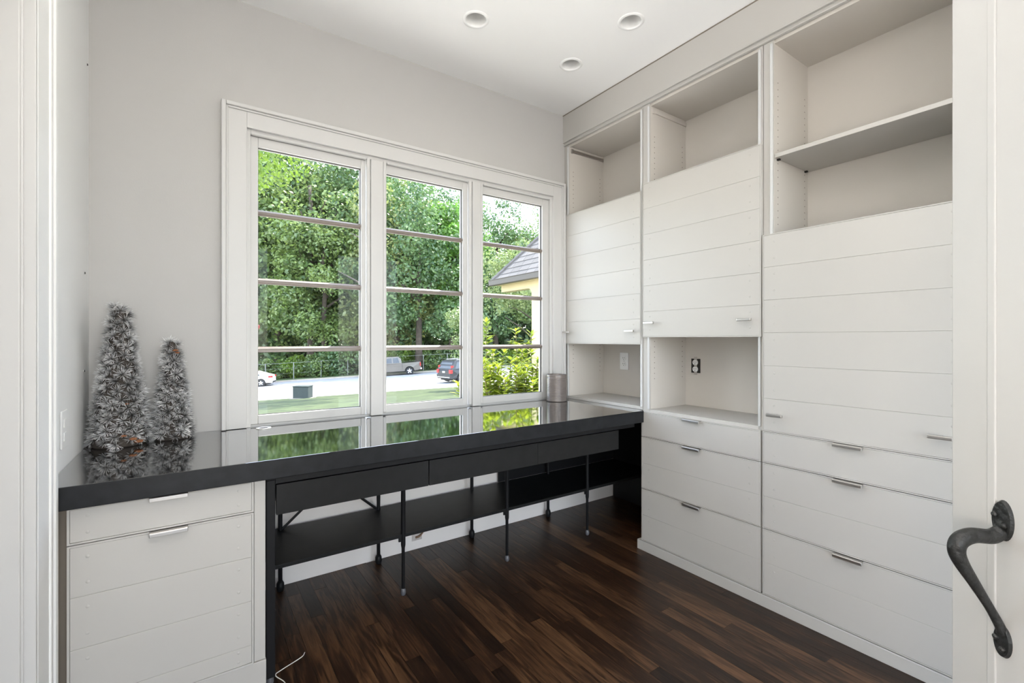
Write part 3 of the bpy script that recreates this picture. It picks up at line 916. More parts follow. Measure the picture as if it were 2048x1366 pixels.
def cone_tree(label, x, y, z, hgt, r0, r1, n, bits):
    e = empty('cone_tree', (x, y, z), label, 'decoration', 'frosted cone trees on the counter')
    lathe('cone_core', [(0, 0.0), (r0 * .97, 0.001), (r0, 0.008), (r1, hgt - .02), (r1 * .6, hgt - .006), (0, hgt)], coremat, e, (x, y, z), 24)
    slope = math.atan2(r0 - r1, hgt)
    rs = np.random.default_rng(n)
    for i in range(n):
        # even spread over the cone surface, more area lower down
        u = (i + 0.5) / n
        A, Bq = r0, r1 - r0
        t = (-A + math.sqrt(A * A + 2 * Bq * u * (A + Bq / 2))) / Bq
        th = i * 2.39996 + rs.uniform(-.15, .15)
        if t > 0.985:
            t = 0.985
        r = r0 + (r1 - r0) * t
        zz = 0.010 + t * (hgt - .012)
        nrm = Vector((math.cos(th) * math.cos(slope), math.sin(th) * math.cos(slope), math.sin(slope) + rs.uniform(-.3, .25)))
        if t > .96:
            nrm.z += 1.2
        q = nrm.normalized().to_track_quat('Z', 'Y').to_euler()
        s = rs.uniform(0.8, 1.12)
        o = shared('tuft', TUFTS[i % 6], (x + r * math.cos(th), y + r * math.sin(th), z + max(zz, .014)), q, (s, s, s), e)
    for th, zz, s in bits:
        r = r0 + (r1 - r0) * zz / hgt + .012
        bm = bmesh.new()
        bmesh.ops.create_icosphere(bm, subdivisions=1, radius=s)
        for v in bm.verts:
            v.co.z *= 0.45
            v.co += Vector((x + r * math.cos(th), y + r * math.sin(th), z + zz))
        mesh_obj('pine_cone_scale', bm, conemat, e)
    return e
cone_tree('tall frosted grey cone tree in the corner of the counter', -0.222, 2.297, 0.78, 0.528, 0.082, 0.017, 170,
          [(-1.05, .03, .014), (-.85, .018, .016), (-1.35, .045, .010), (-1.2, .16, .007)])
cone_tree('short frosted grey cone tree, right of the tall one', -0.062, 2.322, 0.78, 0.390, 0.058, 0.014, 125,
          [(-1.2, .355, .012), (-1.0, .345, .009)])

# ================================================================== outdoors
SLOPE, DROP = 0.0516, 3.7
def street_z(r):
    return EYE - DROP + SLOPE * (r + 10.8)
def near_d(r):
    return 30.2 + 0.185 * (r + 16.5)
def far_d(r):
    return 47.0 + 0.27 * (r + 24.3)
def ground_z(d, r):
    nd, fd = near_d(r), far_d(r)
    if d < nd:
        t = max(0.0, (d - 3.0) / (nd - 3.0))
        return -0.57 * (1 - t) + street_z(r) * t
    if d > fd:
        return street_z(r) + 0.12 + 0.012 * (d - fd)
    return street_z(r)

M.update(
    lawn=mat('lawn_grass', (0.040, 0.058, 0.017), 0.9, var=0.45, vscale=1.6, bump=0.5, bscale=14),
    road=mat('pale_asphalt', (0.36, 0.36, 0.37), 0.85, var=0.06, vscale=0.7),
    curb=mat('tan_concrete', (0.42, 0.37, 0.30), 0.85, var=0.1, vscale=3),
    verge=mat('green_undergrowth', (0.075, 0.115, 0.035), 0.9, var=0.4, vscale=0.8),  # green ground cover with random mottling
    bark=mat('grey_brown_bark', (0.075, 0.058, 0.046), 0.9, var=0.3, vscale=3, bump=0.5, bscale=8),
    stem=mat('green_brown_stem', (0.16, 0.13, 0.06), 0.7),
    yellow=mat('cream_yellow_stucco', (0.52, 0.44, 0.27), 0.8, var=0.03, vscale=4),
    shingle=mat('grey_brown_slate', (0.13, 0.12, 0.117), 0.75, objvar=0.14, var=0.06, vscale=6),
    gutter=mat('brown_gutter', (0.075, 0.062, 0.056), 0.5),
    fence=mat('galvanised_fence', (0.22, 0.23, 0.21), 0.6),
    utility=mat('grey_green_box', (0.05, 0.062, 0.06), 0.7, var=0.35, vscale=30),
    carwhite=mat('white_car_paint', (0.80, 0.81, 0.82), 0.2, coat=0.6),
    carred=mat('red_car_paint', (0.55, 0.03, 0.03), 0.25, coat=0.6),
    cartan=mat('pewter_truck_paint', (0.15, 0.135, 0.12), 0.28, metal=0.35, coat=0.5),
    carblack=mat('black_car_paint', (0.012, 0.014, 0.019), 0.35, coat=0.15),
    carglass=mat('tinted_car_glass', (0.03, 0.04, 0.05), 0.06, spec=0.8),
    tail=mat('red_tail_lamp', (0.55, 0.02, 0.02), 0.25),
    chrome=mat('bright_chrome', (0.75, 0.75, 0.76), 0.15, metal=1.0),
)
LEAF = dict(
    mid=leaf_mat('leaf_mid_green', (0.035, 0.10, 0.045), (0.30, 0.40, 0.10), 0.45, 0.35),
    dark=leaf_mat('leaf_dark_green', (0.03, 0.09, 0.05), (0.19, 0.30, 0.09), 0.4, 0.35),
    pale=leaf_mat('leaf_pale_green', (0.10, 0.17, 0.055), (0.33, 0.39, 0.16), 0.4, 0.6),
    bright=leaf_mat('leaf_bright_green', (0.085, 0.19, 0.02), (0.27, 0.38, 0.045), 0.5, 0.8),
    lime=leaf_mat('leaf_lime_shrub', (0.09, 0.19, 0.013), (0.38, 0.43, 0.035), 0.5, 3.0),
    gold=leaf_mat('leaf_yellow_green', (0.09, 0.14, 0.04), (0.38, 0.42, 0.14), 0.45, 0.4),
    fresh=leaf_mat('leaf_fresh_green', (0.05, 0.17, 0.03), (0.24, 0.44, 0.07), 0.5, 0.4),
    red=leaf_mat('leaf_red_maple', (0.22, 0.02, 0.03), (0.55, 0.08, 0.07), 0.4, 0.8),
)

def grid_surface(name, d0, d1, r0, r1, nd, nr, m, lift=0.0):
    bm = bmesh.new()
    g = []
    for j in range(nr + 1):
        r = r0 + (r1 - r0) * j / nr
        row = []
        for i in range(nd + 1):
            a, b = (f(r) if callable(f) else f for f in (d0, d1))
            d = a + (b - a) * i / nd
            row.append(bm.verts.new(dr(d, r, ground_z(d, r) + lift)))
        g.append(row)
    for j in range(nr):
        for i in range(nd):
            bm.faces.new((g[j][i], g[j][i + 1], g[j + 1][i + 1], g[j + 1][i]))
    return mesh_obj(name, bm, m, smooth=True)
struct(grid_surface('lawn', 3.0, lambda r: near_d(r) - .01, -60, 40, 16, 30, M['lawn']), 'front lawn sloping down to the street', 'lawn')
struct(grid_surface('road', lambda r: near_d(r), lambda r: far_d(r), -120, 90, 4, 30, M['road']), 'wide pale sunlit street', 'road')
struct(grid_surface('verge', lambda r: far_d(r) + .01, 140.0, -140, 110, 10, 30, M['verge']), 'planted bank beyond the street', 'ground')
def curb(name, fd, label):
    bm = bmesh.new()
    pts = [(fd(r), r) for r in range(-60, 41, 4)]
    for (d0, r0), (d1, r1) in zip(pts, pts[1:]):
        q = []
        for dd, rr in ((d0, r0), (d1, r1)):
            z = street_z(rr)
            q.append([bm.verts.new(dr(dd + o, rr, z + h)) for o, h in ((-.12, -.05), (-.12, .13), (.28, .13), (.28, -.05))])
        for i in range(4):
            bm.faces.new((q[0][i], q[0][(i + 1) % 4], q[1][(i + 1) % 4], q[1][i]))
    struct(mesh_obj(name, bm, M['curb']), label, 'curb')
curb('trim_3', far_d, 'tan concrete curb on the far side of the street')

struct(box('bounce_terrace', (-4.0, 5.6, 2.62, 7.4, -1.6, -0.50), mat('pale_stone_paving', (0.78, 0.745, 0.69), 0.9, var=0.06, vscale=3)), 'added pale stone terrace below the window', 'bounce_terrace')  # added out of sight, bounces sunlight up onto the ceiling
# ---- house wing seen through the right sash
wing = empty('house_wing', (6.6, 6.0, -0.6), 'cream yellow house wing with grey slate roof and brown gutter', 'house')
bm = bmesh.new()
fil = [(8.03 + .13 - .13 * math.cos(a), 2.285 - .13 + .13 * math.sin(a)) for a in (0, .4, .8, 1.2, 1.5708)]
prism(bm, [(3.0, -0.9), (8.03, -0.9)] + fil + [(9.22, 2.285), (9.22, 2.45), (3.0, 2.45)], 'x', 6.05, 6.25)
mesh_obj('wall', bm, M['yellow'], wing)
mesh_obj('soffit', B((5.93, 6.25, 3.0, 9.25, 2.435, 2.465)), M['yellow'], wing)
EX, EY, EZ, PIT = 5.864, 9.318, 2.55, 1.24
T = 2.3
bm = bmesh.new()
v = [bm.verts.new(p) for p in ((EX, 2.8, EZ - .03), (EX, EY, EZ - .03), (EX + T, EY - T, EZ - .03 + PIT * T), (EX + T, 2.8, EZ - .03 + PIT * T), (EX + 2 * T, EY, EZ - .03), (EX + 2 * T, 2.8, EZ - .03))]
bm.faces.new((v[0], v[1], v[2], v[3]))
bm.faces.new((v[1], v[4], v[2]))
bm.faces.new((v[2], v[4], v[5], v[3]))
bm.faces.new((v[0], v[3], v[5]))
bm.faces.new((v[0], v[5], v[4], v[1]))
roof = mesh_obj('roof', bm, M['shingle'], wing)
mesh_obj('gutter', B((EX - .10, EX + .02, 2.8, EY + .03, EZ - .125, EZ + .005), (EX - .11, EX - .085, 2.8, EY + .03, EZ - .01, EZ + .012)), M['gutter'], roof, 0.02)
ct_, st_ = math.cos(math.atan(PIT)), math.sin(math.atan(PIT))
sh_me = bpy.data.meshes.new('shingle')
bm = B((0, 0.215, 0, 1, -0.002, 0.014))
bm.to_mesh(sh_me)
bm.free()
sh_me.materials.append(M['shingle'])
for i in range(15):
    s_ = i * 0.17
    t_ = s_ * ct_
    y_ = EY - t_
    k = 0
    while y_ > 6.6:
        w_ = random.uniform(0.24, 0.40)
        if i % 2 and k == 0:
            w_ *= 0.5
        shared('shingle', sh_me, (EX + t_, y_ - w_ + .004, EZ + PIT * t_ - 0.004), (0, -math.atan(PIT) + .055, 0), (1, w_ - .008, 1), roof)
        y_ -= w_
        k += 1
for i in range(14):
    t_ = i * 0.10
    a = Vector((EX + t_, EY - t_, EZ + PIT * t_ + .02))
    b = Vector((EX + t_ + .12, EY - t_ - .12, EZ + PIT * (t_ + .12) + .012))
    mesh_obj('hip_cap', add_tube(bmesh.new(), [a, b], [.05, .045], 6), M['shingle'], roof)

# ---- leaf meshes
def leaf_cloud(name, m, blobs, per, leaf, seed):
    """blobs: (cx,cy,cz,r); per: leaves per blob; every leaf a small folded card"""
    rs = np.random.default_rng(seed)
    V, Fc = [], []
    base = 0
    for (cx, cy, cz, r) in blobs:
        n = int(per)
        u = rs.normal(size=(n, 3))
        u /= np.linalg.norm(u, axis=1)[:, None]
        rad = r * rs.uniform(0.35, 1.0, n) ** 0.5
        c = np.array((cx, cy, cz)) + u * rad[:, None] * np.array((1, 1, .8))
        nrm = u * .7 + rs.normal(size=(n, 3)) * .6 + np.array((0, 0, .45))
        nrm /= np.linalg.norm(nrm, axis=1)[:, None]
        a = np.cross(nrm, rs.normal(size=(n, 3)))
        a /= np.linalg.norm(a, axis=1)[:, None]
        b = np.cross(nrm, a)
        s = leaf * rs.uniform(.6, 1.25, n)[:, None]
        q = np.stack([c - a * s * .5, c + b * s * .30 + nrm * s * .08, c + a * s * .5, c - b * s * .30 + nrm * s * .08], 1)
        V.append(q.reshape(-1, 3))
        idx = base + np.arange(n * 4).reshape(-1, 4)
        Fc.append(idx)
        base += n * 4
    V = np.concatenate(V)
    Fc = np.concatenate(Fc)
    me = bpy.data.meshes.new(name)
    me.vertices.add(len(V))
    me.vertices.foreach_set('co', V.ravel())
    me.loops.add(Fc.size)
    me.loops.foreach_set('vertex_index', Fc.ravel().astype(np.int32))
    me.polygons.add(len(Fc))
    me.polygons.foreach_set('loop_start', np.arange(0, Fc.size, 4, dtype=np.int32))
    me.update()
    me.materials.append(m)
    return me

def crown(seed, n, rx, rz, zc, br):
    rs = np.random.default_rng(seed)
    out = []
    for i in range(n):
        u = rs.normal(size=3)
        u /= np.linalg.norm(u)
        k = rs.uniform(.35, 1.0) ** .6
        out.append((u[0] * rx * k, u[1] * rx * k, zc + u[2] * rz * k, br * rs.uniform(.65, 1.2)))
    return out

def trunk_mesh(seed, h, r, branches, reach):
    rs = np.random.default_rng(seed)
    bm = bmesh.new()
    pts = [(rs.uniform(-.15, .15) * i * .4, rs.uniform(-.15, .15) * i * .4, h * i / 5) for i in range(6)]
    add_tube(bm, pts, [r * (1.25 if i == 0 else 1 - .13 * i) for i in range(6)], 8)
    for b in range(branches):
        z = h * rs.uniform(.35, .95)
        th = rs.uniform(0, 6.28)
        L = reach * rs.uniform(.6, 1)
        p0 = Vector((0, 0, z))
        p1 = p0 + Vector((math.cos(th) * L * .5, math.sin(th) * L * .5, L * .35))
        p2 = p0 + Vector((math.cos(th) * L, math.sin(th) * L, L * .6))
        add_tube(bm, [p0, p1, p2], [r * .42, r * .28, r * .1], 6)
    me = bpy.data.meshes.new('trunk')
    bm.to_mesh(me)
    bm.free()
    me.materials.append(M['bark'])
    for p in me.polygons:
        p.use_smooth = True
    return me

FOL = [leaf_cloud('foliage', LEAF['mid'], crown(1, 75, 5.6, 10.0, 12.5, 2.1), 210, .42, 1),
       leaf_cloud('foliage', LEAF['dark'], crown(2, 75, 6.0, 10.5, 12.5, 2.2), 210, .42, 2),
       leaf_cloud('foliage', LEAF['mid'], crown(3, 70, 5.2, 9.0, 11.0, 2.0), 210, .40, 3),
       leaf_cloud('foliage', LEAF['pale'], crown(4, 60, 4.6, 8.0, 11.0, 1.9), 210, .38, 4),
       leaf_cloud('foliage', LEAF['gold'], crown(5, 70, 5.4, 9.5, 12.0, 2.0), 210, .40, 5),
       leaf_cloud('foliage', LEAF['fresh'], crown(6, 60, 4.4, 8.5, 11.5, 1.7), 210, .42, 6)]
TRK = [trunk_mesh(i, 17, .42, 7, 4.5) for i in range(6)]

def tree(label, d, r, kind, s=1.0, rot=0.0, group=None, fol=None, trk=None, cat='tree', name='tree', sz=None):
    p = dr(d, r, ground_z(d, r) - .1)
    e = empty(name, p, label, cat, group)
    sz = sz or s
    o = shared('foliage', fol or FOL[kind], p, (0, 0, rot), (s, s, sz), e)
    o['kind'] = 'stuff'
    if trk is not False:
        shared('trunk', trk or TRK[kind], p, (0, 0, rot), (s, s, sz), e)
    return e
WOODS = 'trees in the woods across the street'
FARLAB = 'tall leafy green tree in the woods across the street'
rt = random.Random(5)
for d, r, k, s in ((58, -36, 1, 1.3), (60, -30, 0, 1.3), (57, -24.5, 2, 1.35), (61, -19, 1, 1.3), (56.5, -14.0, 4, 1.15), (56, -7.2, 5, 1.0), (59, -2.0, 1, .92), (58, 4.5, 0, .88),
                   (72, -42, 0, 1.25), (74, -33, 1, 1.25), (71, -25, 1, 1.25), (75, -17, 0, 1.25), (72, -9, 1, 1.15), (74, -1, 0, .95), (72, 7, 1, .95),
                   (65, -39, 1, 1.55), (66, -33, 0, 1.5), (65, -27, 1, 1.5), (66, -21.5, 0, 1.5), (88, -38, 1, 1.4), (90, -24, 0, 1.4), (88, -11, 1, 1.3)):
    tree({4: 'yellow-green leafy tree behind the pickup truck in the woods', 5: 'fresh bright green tree above the parked cars in the woods'}.get(k, FARLAB), d, r, k, s, rt.uniform(0, 6.28), WOODS)
# clear trunk in the middle of the left sash
tree('tree with a clear dark trunk standing behind the far fence', 53.5, -21.6, 2, 0.95, 1.0)
tree('tree with a thick straight trunk behind the pickup truck', 53.0, -10.6, 1, 0.95, 2.0)
# bushes in front of the woods
BUSH = leaf_cloud('foliage', LEAF['mid'], crown(21, 22, 1.6, 1.0, 1.1, .75), 160, .26, 21)
BUSHD = leaf_cloud('foliage', LEAF['dark'], crown(22, 22, 1.7, 1.1, 1.2, .8), 160, .26, 22)
BUSHY = leaf_cloud('foliage', LEAF['bright'], crown(23, 20, 1.5, .9, 1.1, .7), 150, .24, 23)
rb = random.Random(9)
for i in range(15):
    r = -33 + i * 2.35
    d = far_d(r) + rb.uniform(3.0, 4.6)
    f = (BUSH, BUSHD, BUSHD, BUSH, BUSHY)[i % 5]
    s = rb.uniform(1.0, 1.45)
    tree(('low yellow-green bush in the roadside thicket' if f is BUSHY else 'low dark green bush in the roadside thicket'), d, r, 0, s, rb.uniform(0, 6), 'bushes along the far roadside', f, False, 'bush', 'bush')
for i in range(9):
    r = -44 + i * 6.6
    tree('broad dark thicket deep in the woods across the street', 66 + rb.uniform(-1.5, 1.5), r, 0, 3.4, rb.uniform(0, 6), 'thicket at the back of the woods', BUSHD, False, 'bush', 'thicket')
# nearer trees: leafy boughs top left, the street tree above the lawn, pale tree by the wing
NEARF = leaf_cloud('foliage', LEAF['bright'], crown(31, 50, 4.3, 2.3, 9.6, 1.2), 330, .17, 31)
tree('near tree with sunlit bright green leaves at the top left of the window', 15.0, -10.9, 0, 1.0, .6, None, NEARF, trunk_mesh(41, 11, .24, 8, 3.6))
SHADEF = leaf_cloud('foliage', LEAF['mid'], crown(33, 46, 5.0, 2.0, 19.0, 1.5), 170, .30, 33)
tree('tall street tree on the lawn, trunk hidden by the window mullion', 30.0, -8.75, 0, 1.0, 0.3, None, SHADEF, trunk_mesh(43, 18.0, .20, 5, 3.0))
PALEF = leaf_cloud('foliage', LEAF['pale'], crown(35, 50, 3.0, 2.3, 6.4, 1.0), 170, .20, 35)
tree('pale yellow-green tree in front of the woods, left of the house wing', 27.5, 1.35, 0, 1.0, 1.3, None, PALEF, trunk_mesh(44, 6.0, .14, 6, 2.2))
PALE2 = leaf_cloud('foliage', LEAF['pale'], crown(37, 18, 1.2, 1.6, 3.9, .75), 170, .18, 37)
tree('slim pale green tree beside the black car', 28.5, -2.75, 0, 1.0, 0.2, None, PALE2, trunk_mesh(45, 3.6, .07, 4, 1.2))
REDF = leaf_cloud('foliage', LEAF['red'], crown(38, 14, 1.3, .55, 5.6, .5), 140, .20, 38)
tree('small red-leaved maple at the left edge of the window view', 44.0, -25.3, 0, 1.0, 0.0, None, REDF, trunk_mesh(46, 5.3, .08, 4, 1.3))

# ---- fence beyond the street
fe = empty('wire_fence', dr(far_d(-25) + 1.6, -25, street_z(-25)), 'galvanised wire fence along the far side of the street', 'fence')
fp = []
for i in range(14):
    r = -36 + i * 2.6
    d = far_d(r) + 1.7
    z = ground_z(d, r)
    fp.append((d, r, z))
    mesh_obj('post', add_tube(bmesh.new(), [dr(d, r, z - .1), dr(d, r, z + 1.75)], .05, 8), M['fence'], fe)
for h, rr_ in ((1.7, .02), (1.15, .008), (.6, .008)):
    mesh_obj('rail', add_tube(bmesh.new(), [dr(d, r, z + h) for d, r, z in fp], rr_, 6), M['fence'], fe)

# ---- utility box on the lawn
d_, r_ = 28.4, -12.75
ub = empty('utility_box', dr(d_, r_, ground_z(d_, r_)), 'grey-green utility box standing on the lawn by the street', 'utility box')
def cam_box(bm, d0, d1, r0, r1, z0, z1):
    v = [bm.verts.new(dr(*p)) for p in ((d0, r0, z0), (d1, r0, z0), (d1, r1, z0), (d0, r1, z0), (d0, r0, z1), (d1, r0, z1), (d1, r1, z1), (d0, r1, z1))]
    for f in ((3, 2, 1, 0), (4, 5, 6, 7), (0, 1, 5, 4), (1, 2, 6, 5), (2, 3, 7, 6), (3, 0, 4, 7)):
        bm.faces.new([v[i] for i in f])
    return bm
zg = ground_z(d_, r_)
mesh_obj('housing', cam_box(bmesh.new(), d_ - .35, d_ + .35, r_ - .46, r_ + .46, zg - .1, zg + .72), M['utility'], ub, 0.02)
mesh_obj('lid', cam_box(bmesh.new(), d_ - .38, d_ + .38, r_ - .48, r_ + .48, zg + .72, zg + .78), M['utility'], ub, 0.02)
mesh_obj('base_pad', cam_box(bmesh.new(), d_ - .5, d_ + .5, r_ - .6, r_ + .6, zg - .2, zg + .04), M['curb'], ub)

# ---- vehicles: local x forward from the rear axle, y to the left, z up
def arc(cx, cz, r, a0, a1, n=8):
    return [(cx + r * math.cos(a0 + (a1 - a0) * i / n), cz + r * math.sin(a0 + (a1 - a0) * i / n)) for i in range(n + 1)]

def wheel(e, x, y, r, w):
    s = 1 if y > 0 else -1
    def ring(prof, name, m, par):
        bm = bmesh.new()
        n = 24
        rows = [[bm.verts.new((x + rr * math.cos(2 * math.pi * i / n), yy, r + rr * math.sin(2 * math.pi * i / n))) for i in range(n)] for rr, yy in prof]
        for a, b in zip(rows, rows[1:]):
            for i in range(n):
                bm.faces.new((a[i], a[(i + 1) % n], b[(i + 1) % n], b[i]))
        return mesh_obj(name, bm, m, par, smooth=False)
    t = ring([(r * .62, y), (r * .9, y), (r, y - s * .03), (r, y - s * w), (r * .62, y - s * w)], 'wheel', M['rubber'], e)
    ring([(r * .63, y - s * .01), (r * .55, y - s * .02), (r * .50, y - s * .07), (r * .02, y - s * .07)], 'rim', M['slot'], t)
    bm = bmesh.new()
    for k in range(5):
        a = 2 * math.pi * k / 5 + .3
        for da in (-.14, .14):
            add_tube(bm, [(x, y - s * .03, r), (x + r * .58 * math.cos(a + da), y - s * .02, r + r * .58 * math.sin(a + da))], [.05, .035], 6)
    mesh_obj('spokes', bm, M['chrome'], t)

def vehicle(name, label, cat, d, r, fwd, paint, spec):
    z = street_z(r)
    e = bpy.data.objects.new(name, None)
    COL.objects.link(e)
    WT[e] = Vector((0, 0, 0))
    tag(e, label, cat)
    W = spec['w'] / 2
    wr, wb = spec['wr'], spec['wb']
    # lower body outline with wheel arches
    out = list(spec['body'])
    poly = [(spec['x0'], spec['zb'])] + arc(0, wr, wr * 1.16, math.pi, 0)[0:] + arc(wb, wr, wr * 1.16, math.pi, 0) + [(spec['x1'], spec['zb'])] + out
    bm = bmesh.new()
    prism(bm, poly, 'y', -W, W)
    for v_ in bm.verts:                       # plan taper towards the ends
        k_ = max(0, (v_.co.x - (spec['x1'] - .5)) / .5, ((spec['x0'] + .35) - v_.co.x) / .35)
        v_.co.y *= 1 - .10 * min(1, k_)
    mesh_obj('body', bm, M[paint], e, 0.04, seg=2, angle=50)
    # cabin
    bm = bmesh.new()
    prism(bm, spec['cabin'], 'y', -W, W)
    zt = max(q[1] for q in spec['cabin'])
    zl = min(q[1] for q in spec['cabin'])
    for v_ in bm.verts:
        v_.co.y *= 1 - .05 - .15 * (v_.co.z - zl) / (zt - zl)
    cb_ = mesh_obj('cabin', bm, M[paint], e, 0.04, seg=2, angle=40)
    def yat(zz, s):
        return s * W * (1 - .05 - .15 * (zz - zl) / (zt - zl)) + s * .006
    for win_ in spec['side_windows']:
        for s in (-1, 1):
            bm = bmesh.new()
            bm.faces.new([bm.verts.new((q[0], yat(q[1], s), q[1])) for q in win_])
            mesh_obj('side_window', bm, M['carglass'], cb_)
    for (xa, za, xb, zb_) in spec['end_windows']:
        bm = bmesh.new()
        off = -.008 if xa < 1.2 else .008
        bm.faces.new([bm.verts.new(p) for p in ((xa + off, yat(za, -1) * .88, za), (xa + off, yat(za, 1) * .88, za), (xb + off, yat(zb_, 1) * .86, zb_), (xb + off, yat(zb_, -1) * .86, zb_))])
        mesh_obj('end_window', bm, M['carglass'], cb_)
    for x_ in (0, wb):
        for s in (-1, 1):
            wheel(e, x_, s * (W - .01), wr, .22)
    for b_ in spec['extras']:
        nm, mm, bx = b_
        mesh_obj(nm, B(bx), M[mm], e, 0.015)
    e.location = dr(d, r, z)
    f2 = dr(fwd[1], fwd[0], 0)
    e.rotation_euler = (0, -math.atan(SLOPE * fwd[0] / math.hypot(*fwd)), math.atan2(f2.y, f2.x))
    return e

TRUCK = dict(w=1.98, wr=.41, wb=3.6, x0=-1.15, x1=4.65, zb=.50,
             body=[(4.65, .95), (4.5, 1.12), (3.2, 1.22), (2.35, 1.28), (.72, 1.28), (.70, 1.24), (-1.15, 1.30)],
             cabin=[(.74, 1.2), (.80, 1.70), (1.05, 1.93), (2.2, 1.95), (2.5, 1.88), (3.1, 1.25), (3.1, 1.2)],
             side_windows=[[(1.72, 1.30), (2.72, 1.30), (2.32, 1.78), (1.74, 1.82)], [(.98, 1.30), (1.62, 1.30), (1.64, 1.82), (1.12, 1.82)]],
             end_windows=[(.755, 1.34, .80, 1.72)],
             extras=[('rear_bumper', 'chrome', (-1.27, -1.12, -.9, .9, .50, .68)), ('tail_light', 'tail', (-1.165, -1.08, .80, .995, .86, 1.24)), ('tail_light', 'tail', (-1.165, -1.08, -.995, -.80, .86, 1.24)),
                     ('tailgate', 'cartan', (-1.19, -1.13, -.78, .78, .72, 1.27)), ('door_seam', 'slot', (.70, .725, -.998, .998, .6, 1.24)), ('underbody', 'slot', (-.9, 4.3, -.8, .8, .32, .6))])
vehicle('pickup_truck', 'pewter grey pickup truck parked across the street', 'truck', 49.0, -10.8, (-1, -.27), 'cartan', TRUCK)
SUV = dict(w=1.93, wr=.37, wb=2.9, x0=-.95, x1=3.85, zb=.34,
           body=[(3.85, .75), (3.7, .95), (2.7, 1.08), (-.85, 1.10), (-.95, .95)],
           cabin=[(-.90, 1.05), (-.72, 1.40), (-.50, 1.70), (-.2, 1.76), (1.4, 1.77), (1.75, 1.70), (2.65, 1.08), (2.65, 1.05)],
           side_windows=[[(-.52, 1.14), (.2, 1.14), (.2, 1.62), (-.28, 1.60)], [(.28, 1.14), (1.15, 1.14), (1.12, 1.65), (.28, 1.65)], [(1.22, 1.14), (2.2, 1.14), (1.70, 1.60), (1.20, 1.65)]],
           end_windows=[(-.86, 1.14, -.60, 1.58)],
           extras=[('rear_bumper', 'carblack', (-1.02, -.85, -.88, .88, .40, .66)), ('bumper_trim', 'chrome', (-1.035, -.98, -.80, .80, .44, .50)),
                   ('tail_light', 'tail', (-.975, -.80, .66, .93, .78, 1.06)), ('tail_light', 'tail', (-.975, -.80, -.93, -.66, .78, 1.06)),
                   ('tail_light', 'tail', (-.84, -.66, .73, .88, 1.06, 1.36)), ('tail_light', 'tail', (-.84, -.66, -.88, -.73, 1.06, 1.36)),
                   ('license_plate', 'plate', (-.985, -.95, -.16, .16, .80, .94)), ('underbody', 'slot', (-.7, 3.5, -.8, .8, .2, .5)),
                   ('roof_rail', 'chrome', (-.2, 1.3, .62, .66, 1.77, 1.81)), ('roof_rail', 'chrome', (-.2, 1.3, -.66, -.62, 1.77, 1.81))])
vehicle('suv', 'black SUV seen from behind on the street, left of the lime shrub', 'car', 36.6, -4.55, (.72, .70), 'carblack', SUV)
SEDAN = dict(w=1.80, wr=.335, wb=2.7, x0=-.92, x1=3.6, zb=.26,
             body=[(3.6, .55), (3.45, .72), (2.6, .90), (-.2, .98), (-.80, 1.0), (-.92, .80)],
             cabin=[(-.78, .96), (-.55, 1.04), (.35, 1.38), (1.0, 1.42), (1.5, 1.36), (2.35, .92), (2.35, .9)],
             side_windows=[[(.0, 1.0), (.85, 1.0), (.85, 1.33), (.45, 1.31)], [(.93, 1.0), (1.95, .98), (1.42, 1.30), (.93, 1.33)]],
             end_windows=[(-.42, 1.075, .28, 1.345)],
             extras=[('tail_light', 'tail', (-.94, -.62, .55, .86, .78, .93)), ('tail_light', 'tail', (-.94, -.62, -.86, -.55, .78, .93)), ('rear_bumper', 'slot', (-.95, -.85, -.6, .6, .30, .42)),
                     ('underbody', 'slot', (-.7, 3.3, -.75, .75, .16, .4))])
vehicle('sedan', 'white sedan at the left edge of the window view', 'car', 43.0, -22.95, (-1, -.27), 'carwhite', SEDAN)
vehicle('sedan', 'red car partly hidden behind the white sedan', 'car', 46.3, -25.2, (-1, -.27), 'carred', SEDAN)

# ---- lime-green shrub right outside the window
def leaf_mesh(seed):
    rs = np.random.default_rng(seed)
    prof = [(0, .0), (.12, .10), (.35, .20), (.60, .19), (.82, .10), (1.0, 0)]
    vs, fs = [], []
    cup, droop = rs.uniform(.10, .22), rs.uniform(.05, .28)
    for t, w in prof:
        zc = -droop * t * t
        vs += [(t, -w, zc + cup * w), (t, 0, zc), (t, w, zc + cup * w)]
    for i in range(len(prof) - 1):
        a, b = 3 * i, 3 * i + 3
        fs += [(a, b, b + 1, a + 1), (a + 1, b + 1, b + 2, a + 2)]
    me = bpy.data.meshes.new('leaf')
    me.from_pydata(vs, [], fs)
    me.materials.append(LEAF['lime'])
    for p in me.polygons:
        p.use_smooth = True
    return me
LEAVES = [leaf_mesh(s) for s in range(5)]
def px_at(px, py, d):
    """point on the pixel's ray at depth d (a stem tip whose depth is set by where the shrub stands)"""
    return dr(d, (px - 1024) / F_PX * d, EYE + (HORIZON - py) / F_PX * d)
tips = [(972, 645, 3.95), (1031, 662, 4.0), (1063, 668, 4.1), (985, 700, 3.7), (1008, 705, 3.9), (1045, 698, 3.75), (1062, 705, 3.85), (1075, 720, 3.7), (970, 725, 3.6),
        (1022, 720, 3.65), (996, 735, 3.55), (1055, 735, 3.6), (1036, 745, 3.5), (1078, 745, 3.95), (978, 755, 3.9), (1010, 760, 3.45), (1066, 765, 3.45), (950, 720, 4.2), (930, 755, 4.0), (916, 768, 3.8), (1040, 775, 3.7), (1090, 700, 3.9), (1100, 730, 3.6)] + [(964 + 11.5 * i + 5 * (i % 3), 722 + 13 * (i % 5), 3.45 + .09 * ((i * 7) % 6)) for i in range(11)]
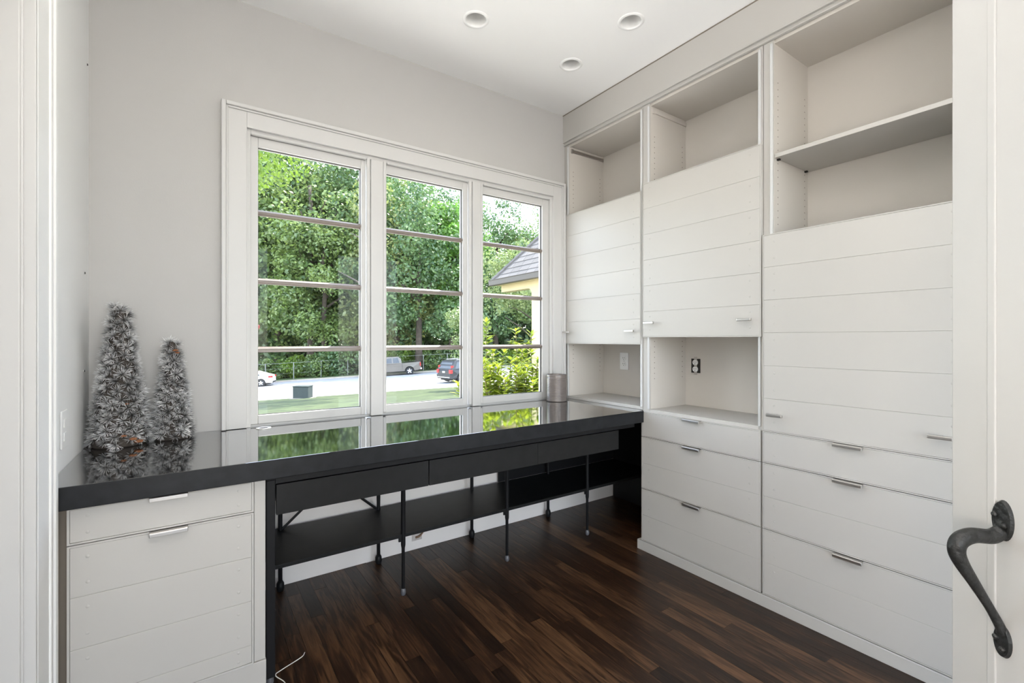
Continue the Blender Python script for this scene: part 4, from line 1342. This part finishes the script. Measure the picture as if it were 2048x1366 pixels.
shrub = empty('shrub', tuple(dr(3.9, .02, ground_z(3.9, 0) - .05)), 'lime-green leafy shrub right outside the right sash', 'shrub')
root = Vector(shrub.location)
lv = []
rs = random.Random(3)
for i, (px, py, d) in enumerate(tips):
    tip = px_at(px, py, d)
    b0 = root + Vector((rs.uniform(-.25, .25), rs.uniform(-.15, .25), 0))
    mid = b0.lerp(tip, .55) + Vector((rs.uniform(-.06, .06), rs.uniform(-.06, .06), 0))
    if mid.y < 2.75:
        mid.y = 2.75
    path = [Vector(q) for q in spline([b0, mid, tip], 28)]
    mesh_obj('stem', add_tube(bmesh.new(), path[::4] + [path[-1]], [.009 - .0065 * k / 15 for k in range(len(path[::4]) + 1)], 5), M['stem'], shrub)
    n = len(path)
    for k in range(int(n * .45), n):
        t = (k - n * .45) / (n * .55)
        dirv = (path[min(k + 1, n - 1)] - path[max(k - 1, 0)]).normalized()
        for j in range(5):
            th = k * 1.57 + j * 2.1 + rs.uniform(-.4, .4)
            side = Vector((math.cos(th), math.sin(th), 0))
            up = rs.uniform(.15, .75) if k < n - 2 else rs.uniform(.7, 1.5)
            ld_ = (side + dirv * up).normalized()
            L = rs.uniform(.06, .105) * (1.0 if t < .85 else .75)
            q = ld_.to_track_quat('X', 'Z').to_euler()
            pos = path[k] + side * .004
            lv.append((pos, q, L, i))
rs.shuffle(lv)
# the leaves that show largest (nearest the glass) are separate, the rest one mesh
lv.sort(key=lambda a: (a[0].z < .62, SY * a[0].x + CY * a[0].y))
for pos, q, L, i in lv[:290]:
    shared('leaf', LEAVES[i % 5], pos, q, (L, L, L), shrub)
bm = bmesh.new()
for pos, q, L, i in lv[290:]:
    t0 = len(bm.verts)
    mm = Matrix.LocRotScale(pos, q, (L, L, L))
    src = LEAVES[i % 5]
    vs = [bm.verts.new(mm @ v.co) for v in src.vertices]
    for p in src.polygons:
        bm.faces.new([vs[k] for k in p.vertices])
me = bpy.data.meshes.new('leaf_mass')
bm.to_mesh(me)
bm.free()
me.materials.append(LEAF['lime'])
o = shared('leaf_mass', me, (0, 0, 0), parent=shrub)
o['kind'] = 'stuff'
